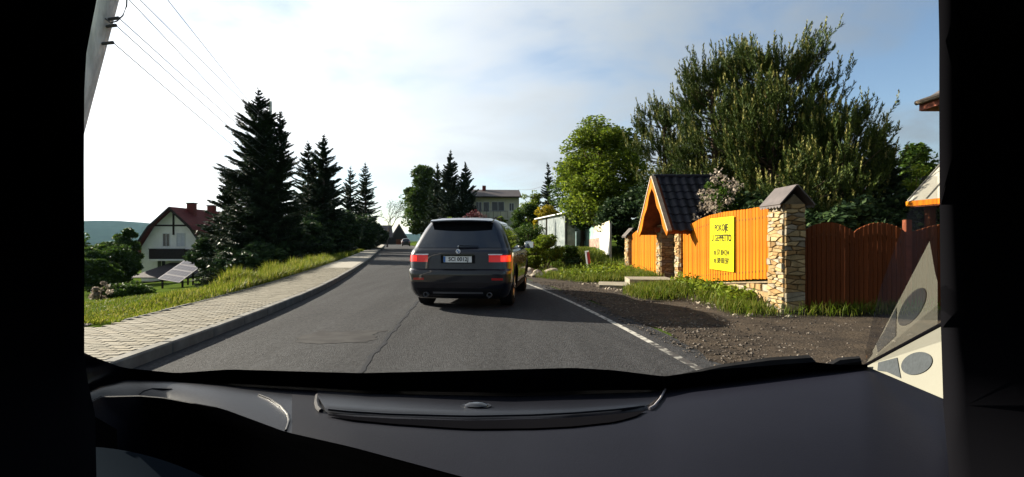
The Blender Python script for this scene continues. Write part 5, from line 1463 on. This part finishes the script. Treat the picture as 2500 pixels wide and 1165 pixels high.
l = at(1625, 20.5); pine('pine_tree', 'paler pine behind the roofed gate', l, H_for(268, 20.5, l), 1.15, 432, 1100, GP, .6)
l = at(2045, 14.2); pine('pine_tree', 'lower pine above the brown drive gate', l, H_for(290, 14.2, l), 1.2, 433, 1100, GP, .3)
l = at(1965, 12.8); pine('pine_tree', 'small pine with long pale shoots behind the small pillar roof', l, H_for(425, 12.8, l), .95, 434, 260, GP, .6)
l = at(2142, 15.5); spruce('spruce_tree', 'dark spruce right of the pines', l, H_for(318, 15.5, l), 1.5, 435, 1.5, power=.55, wide=.03)
for px, Y, py, R, sd, lb in ((1838, 18.6, 225, 1.6, 1, 'dark evergreen tree filling the space behind the two tallest pines'), (1975, 17.6, 275, 1.5, 2, 'dark evergreen tree behind the lower pine')):
    l = at(px, Y); broadleaf('evergreen_tree', lb, 'tree', l, H_for(py, Y, l), R, .03, 480 + sd, .10, 14000, lf_dark, 80, shape=.8, clump_r=.32)
l = at(1690, 19); broadleaf('bush', 'dark bush filling the gap between the pines', 'bush', l, H_for(390, 19, l), 1.9, .02, 436, .09, 9000, lf_dark, 50, shape=.4)
for px, Y, py, R, sd, lb in ((1860, 13.2, 440, 1.1, 1, 'dark bush right behind the long orange fence'), (2010, 11.6, 490, 1.0, 2, 'dark bush behind the left half of the drive gate'), (2110, 11.8, 470, 1.1, 3, 'dark bush behind the right half of the drive gate'), (2190, 14.0, 440, 1.2, 4, 'dark bush between the pines and the porch')):
    l = at(px, Y); broadleaf('bush', lb, 'bush', l, H_for(py, Y, l), R, .02, 440 + sd, .07, 9000, lf_dark, 50, shape=.4)
l = at(1756, 13.6); bf = broadleaf('blossom_bush', 'pink white blossoming bush over the orange fence', 'bush', l, H_for(415, 13.6, l), .72, .15, 450, .055, 2600, lf_green, 44, shape=.4)
r_ = np.random.RandomState(77); Hb = H_for(415, 13.6, l)
cc = rdirs(r_, 70) * r_.uniform(.55, 1, (70, 1)) * np.array([.72, .72, Hb * .42]) + np.array([0, 0, Hb * .58])
C = np.repeat(cc, 26, 0) + r_.normal(size=(70 * 26, 3)) * .062
link('blossoms', np_mesh('blossoms', leaf_cards(r_, C, .036, 1.0, .8), 4, lf_blossom), bf)
l = at(2255, 21); broadleaf('leafy_tree', 'green leafy tree in front of the right hand house', 'tree', l, H_for(345, 21, l), 1.35, .05, 451, .09, 9000, lf_green, 50, shape=.7)
l = at(2225, 16.5); broadleaf('bush', 'yellow green bush under the porch eave', 'bush', l, H_for(400, 16.5, l), .95, .05, 452, .07, 6000, lf_bright, 40, shape=.5)
# verge shrubs and rocks on the right
GV = 'shrubs on the right bank'
for px, Y, py, R, sd, lb, mm in ((1300, 20.5, 590, .55, 1, 'yellow green shrub beside the black car mirror', lf_bright), (1335, 21.5, 572, .75, 2, 'leafy shrub in front of the greenhouse', lf_bright), (1378, 22.5, 600, .6, 3, 'green shrub at the right end of the greenhouse', lf_green), (1405, 21.0, 632, .45, 4, 'dark low shrub left of the marker post', lf_dark), (1290, 27, 540, 1.0, 5, 'green shrub left of the greenhouse', lf_green)):
    l = at(px, Y); broadleaf('shrub', lb, 'shrub', l, H_for(py, Y, l), R, .03, 460 + sd, .055, 4500, mm, 34, GV, shape=.5)
m_rock = mat('rock', (0.28, 0.24, 0.19), 0.9, var=0.3, scale=4, bump=0.6)
def rock(label, loc, s, seed):
    bm = bmesh.new(); bmesh.ops.create_icosphere(bm, subdivisions=2, radius=1.0); r = random.Random(seed)
    ph = [r.uniform(0, 6) for _ in range(6)]
    for v in bm.verts:
        c = v.co; k = 1 + .22 * math.sin(3 * c.x + ph[0]) * math.sin(2.6 * c.y + ph[1]) + .14 * math.sin(5 * c.z + ph[2]) + r.uniform(-.06, .06)
        v.co = Vector((c.x * k * s[0], c.y * k * s[1], c.z * k * s[2]))
    me = bpy.data.meshes.new('rock'); bm.to_mesh(me); bm.free(); me.materials.append(m_rock)
    return tag(link('rock', me, None, loc), label, 'rock', 'rocks at the foot of the right bank')
for i, (px, Y, s, lb) in enumerate(((1292, 18.6, (.30, .28, .22), 'pale rock beside the front wheel of the black car'), (1312, 18.2, (.26, .3, .16), 'second flat rock right of the pale one on the bank'), (1345, 18.8, (.34, .3, .2), 'broad brown rock under the bank shrubs'))):
    rock(lb, at(px, Y, .08), s, i + 3)

# grass: tall fringe behind the pavement, lawn, verge on the right
rg = np.random.RandomState(5)
def pts_between(y0, y1, d0, d1, n, side='L', clump=0.0):
    y = rg.uniform(y0 ** .5 if y0 > 0 else 0, y1 ** .5, n) ** 2
    d = rg.uniform(d0, d1, n)
    x = kerb_xv(y) - WALK_W - d if side == 'L' else kerb_xv(y) + ROAD_W + d
    return np.stack([x, y, gz(x, y)], 1)
p = pts_between(7.4, 30, 0.03, 1.0, 26000); hgt = (0.05 + 0.33 * np.clip((p[:, 1] - 9.3) / 4.5, 0, 1)) * rg.uniform(.45, 1.3, len(p)) * (0.75 + .45 * np.sin(p[:, 1] * 1.7) * np.sin(p[:, 0] * 3.1 + p[:, 1] * .6))
blades('verge_grass', 'tall sunlit grass fringe behind the left pavement', p, np.abs(hgt) + .03, lf_grass, 1, .008, .35)
p = pts_between(6.9, 26, 0.6, 9.0, 60000); blades('lawn_grass', 'short green lawn grass left of the pavement', p, .075, lf_grass2, 2, .007, .5)
p = pts_between(20, 46, 0.05, 9.0, 22000); blades('meadow_grass', 'taller meadow grass further up on the left', p, .30, lf_grass2, 3, .016, .4)
p = pts_between(30, 90, 0.05, 3.0, 9000); blades('far_verge_grass', 'grass strip by the far left pavement', p, .22, lf_grass, 31, .02, .4)
def patch(n, cx, cy, sx, sy, rot=0.0):
    a = rg.normal(size=(n, 2)) * .5; a = a[(a ** 2).sum(1) < 1.3]
    q = np.stack([cx + a[:, 0] * sx * math.cos(rot) - a[:, 1] * sy * math.sin(rot), cy + a[:, 0] * sx * math.sin(rot) + a[:, 1] * sy * math.cos(rot)], 1)
    return np.stack([q[:, 0], q[:, 1], gz(q[:, 0], q[:, 1])], 1)
vp = [patch(9000, 3.4, 18.6, 1.5, 3.2), patch(5000, 3.9, 16.4, .9, 1.3), patch(6000, 2.3, 19.6, 1.5, 2.2), patch(4200, 3.62, 12.9, .72, 1.15), patch(500, 3.95, 10.7, .40, 1.2), patch(900, 4.0, 9.2, .40, .7), patch(900, 5.6, 8.45, 1.3, .35)]
vp += [patch(3500, 3.15, 12.1, .55, 1.1), patch(4500, 1.75, 18.4, .9, 1.8), patch(2600, 2.6, 16.4, .8, .9), patch(900, 4.15, 10.2, .25, .9)]
vp = np.concatenate(vp)
vp = vp[(vp[:, 0] < 4.42) | (vp[:, 1] < 8.7)]
vp = vp[~((vp[:, 0] > 2.25) & (vp[:, 0] < 4.45) & (vp[:, 1] > 13.5) & (vp[:, 1] < 15.4))]
vp = vp[vp[:, 0] > kerb_xv(vp[:, 1]) + ROAD_W + .62]
blades('verge_weeds', 'tufts of grass and weeds along the orange fence', vp, .24, lf_grass2, 4, .009, .45)
p = patch(7000, 3.5, 26, 1.6, 4.5); blades('bank_grass', 'long grass below the poster board', p, .22, lf_grass2, 6, .014, .3)
p = pts_between(20, 110, .9, 4, 9000, 'R'); blades('right_verge_grass', 'grass on the far right verge', p, .3, lf_grass2, 7, .018, .4)
# broad weeds by the fence foot
cw_ = rg.uniform(0, 1, (120, 1)); wpts = np.concatenate([np.stack([4.25 + rg.normal(size=300) * .12, rg.uniform(9.4, 13.6, 300), np.zeros(300)], 1), np.stack([3.0 + rg.normal(size=500) * .6, rg.uniform(16.5, 20, 500), np.zeros(500)], 1)])
wpts[:, 2] = gz(wpts[:, 0], wpts[:, 1]) + .1 + .14 * rg.rand(len(wpts))
wpts = np.repeat(wpts, 5, 0) + rg.normal(size=(len(wpts) * 5, 3)) * .07
tag(link('broad_weeds', np_mesh('broad_weeds', leaf_cards(rg, wpts, .055, .6), 4, lf_bright)), 'broad leaved weeds at the foot of the fence', 'weeds', kind='stuff')
# loose stones on the shoulder
def pebbles(name, label, n, area, smin, smax, m, seed):
    r = np.random.RandomState(seed); base = np.array([(1, 0, 0), (-1, 0, 0), (0, 1, 0), (0, -1, 0), (0, 0, 1), (0, 0, -1)], float)
    F8 = [(0, 2, 4), (2, 1, 4), (1, 3, 4), (3, 0, 4), (2, 0, 5), (1, 2, 5), (3, 1, 5), (0, 3, 5)]
    xy = area(r, n); s = smin * (smax / smin) ** (r.rand(n) ** 2.2)
    V = []
    for tri in F8:
        pass
    j = r.uniform(.6, 1.3, (n, 6, 1)); rot = r.uniform(0, 6.28, n)
    B_ = base[None] * j * np.array([1, .8, .5]); c, sn_ = np.cos(rot)[:, None], np.sin(rot)[:, None]
    Bx = B_[:, :, 0] * c - B_[:, :, 1] * sn_; By = B_[:, :, 0] * sn_ + B_[:, :, 1] * c
    Q = np.stack([Bx, By, B_[:, :, 2]], 2) * s[:, None, None]
    Q[:, :, 0] += xy[:, 0:1]; Q[:, :, 1] += xy[:, 1:2]; Q[:, :, 2] += np.maximum(gz(xy[:, 0], xy[:, 1]) + .006, .004)[:, None] + .008
    me = MB(); me.v = Q.reshape(-1, 3).tolist()
    me.f = [tuple(i * 6 + k for k in t) for i in range(n) for t in F8]
    return tag(me.build(name, m, fix=False), label, 'stones', kind='stuff')
m_peb = leafmat('loose_stone', (0.04, 0.033, 0.027), (0.075, 0.062, 0.05), (0.15, 0.13, 0.11), 0.0, .9)
pebbles('loose_gravel', 'loose gravel on the shoulder right of the road', 9000, lambda r, n: np.stack([(lambda y: kerb_xv(y) + ROAD_W + .05 + np.abs(r.normal(size=n)) * 1.6)(yy := r.uniform(3.5, 16, n)), yy], 1), .006, .034, m_peb, 8)
pebbles('verge_stones', 'larger stones at the edge of the weeds', 260, lambda r, n: np.stack([(lambda y: np.interp(y, [8, 10, 12, 15, 19], [4.1, 3.9, 3.1, 2.3, 1.6]) + r.normal(size=n) * .22)(yy := r.uniform(8.3, 19, n)), yy], 1), .02, .10, m_rock, 9)
pebbles('edging_rubble', 'dark rubble at the end of the lawn edging', 60, lambda r, n: np.stack([(lambda y: kerb_xv(y) - WALK_W - .3 - np.abs(r.normal(size=n)) * .5)(yy := r.uniform(6.95, 7.4, n)), yy], 1), .03, .09, m_rock, 10)
MB().cbox(0, 1.6, -.06, .06, 0, .17, .03).build('garden_kerb', m_kerb, None, loc=(kerb_x(7.2) - WALK_W - 2.0, 7.05, .02))
tag(bpy.data.objects['garden_kerb'], 'mossy concrete kerb at the front of the lawn', 'kerb')

# ------------------------------------------------------------------ air between here and the hills
hz = MB().box(-3400, 3100, -700, 4600, -46, 120).build('haze', None)
m_air = bpy.data.materials.new('air'); m_air.use_nodes = True
N_ = m_air.node_tree.nodes; N_.remove(N_['Principled BSDF'])
pv_ = N_.new('ShaderNodeVolumePrincipled'); pv_.inputs['Color'].default_value = (0.45, 0.74, 1.0, 1); pv_.inputs['Density'].default_value = 0.00003; pv_.inputs['Anisotropy'].default_value = 0.2
m_air.node_tree.links.new(pv_.outputs[0], N_['Material Output'].inputs['Volume'])
hz.data.materials.append(m_air)
tag(hz, kind='stuff')
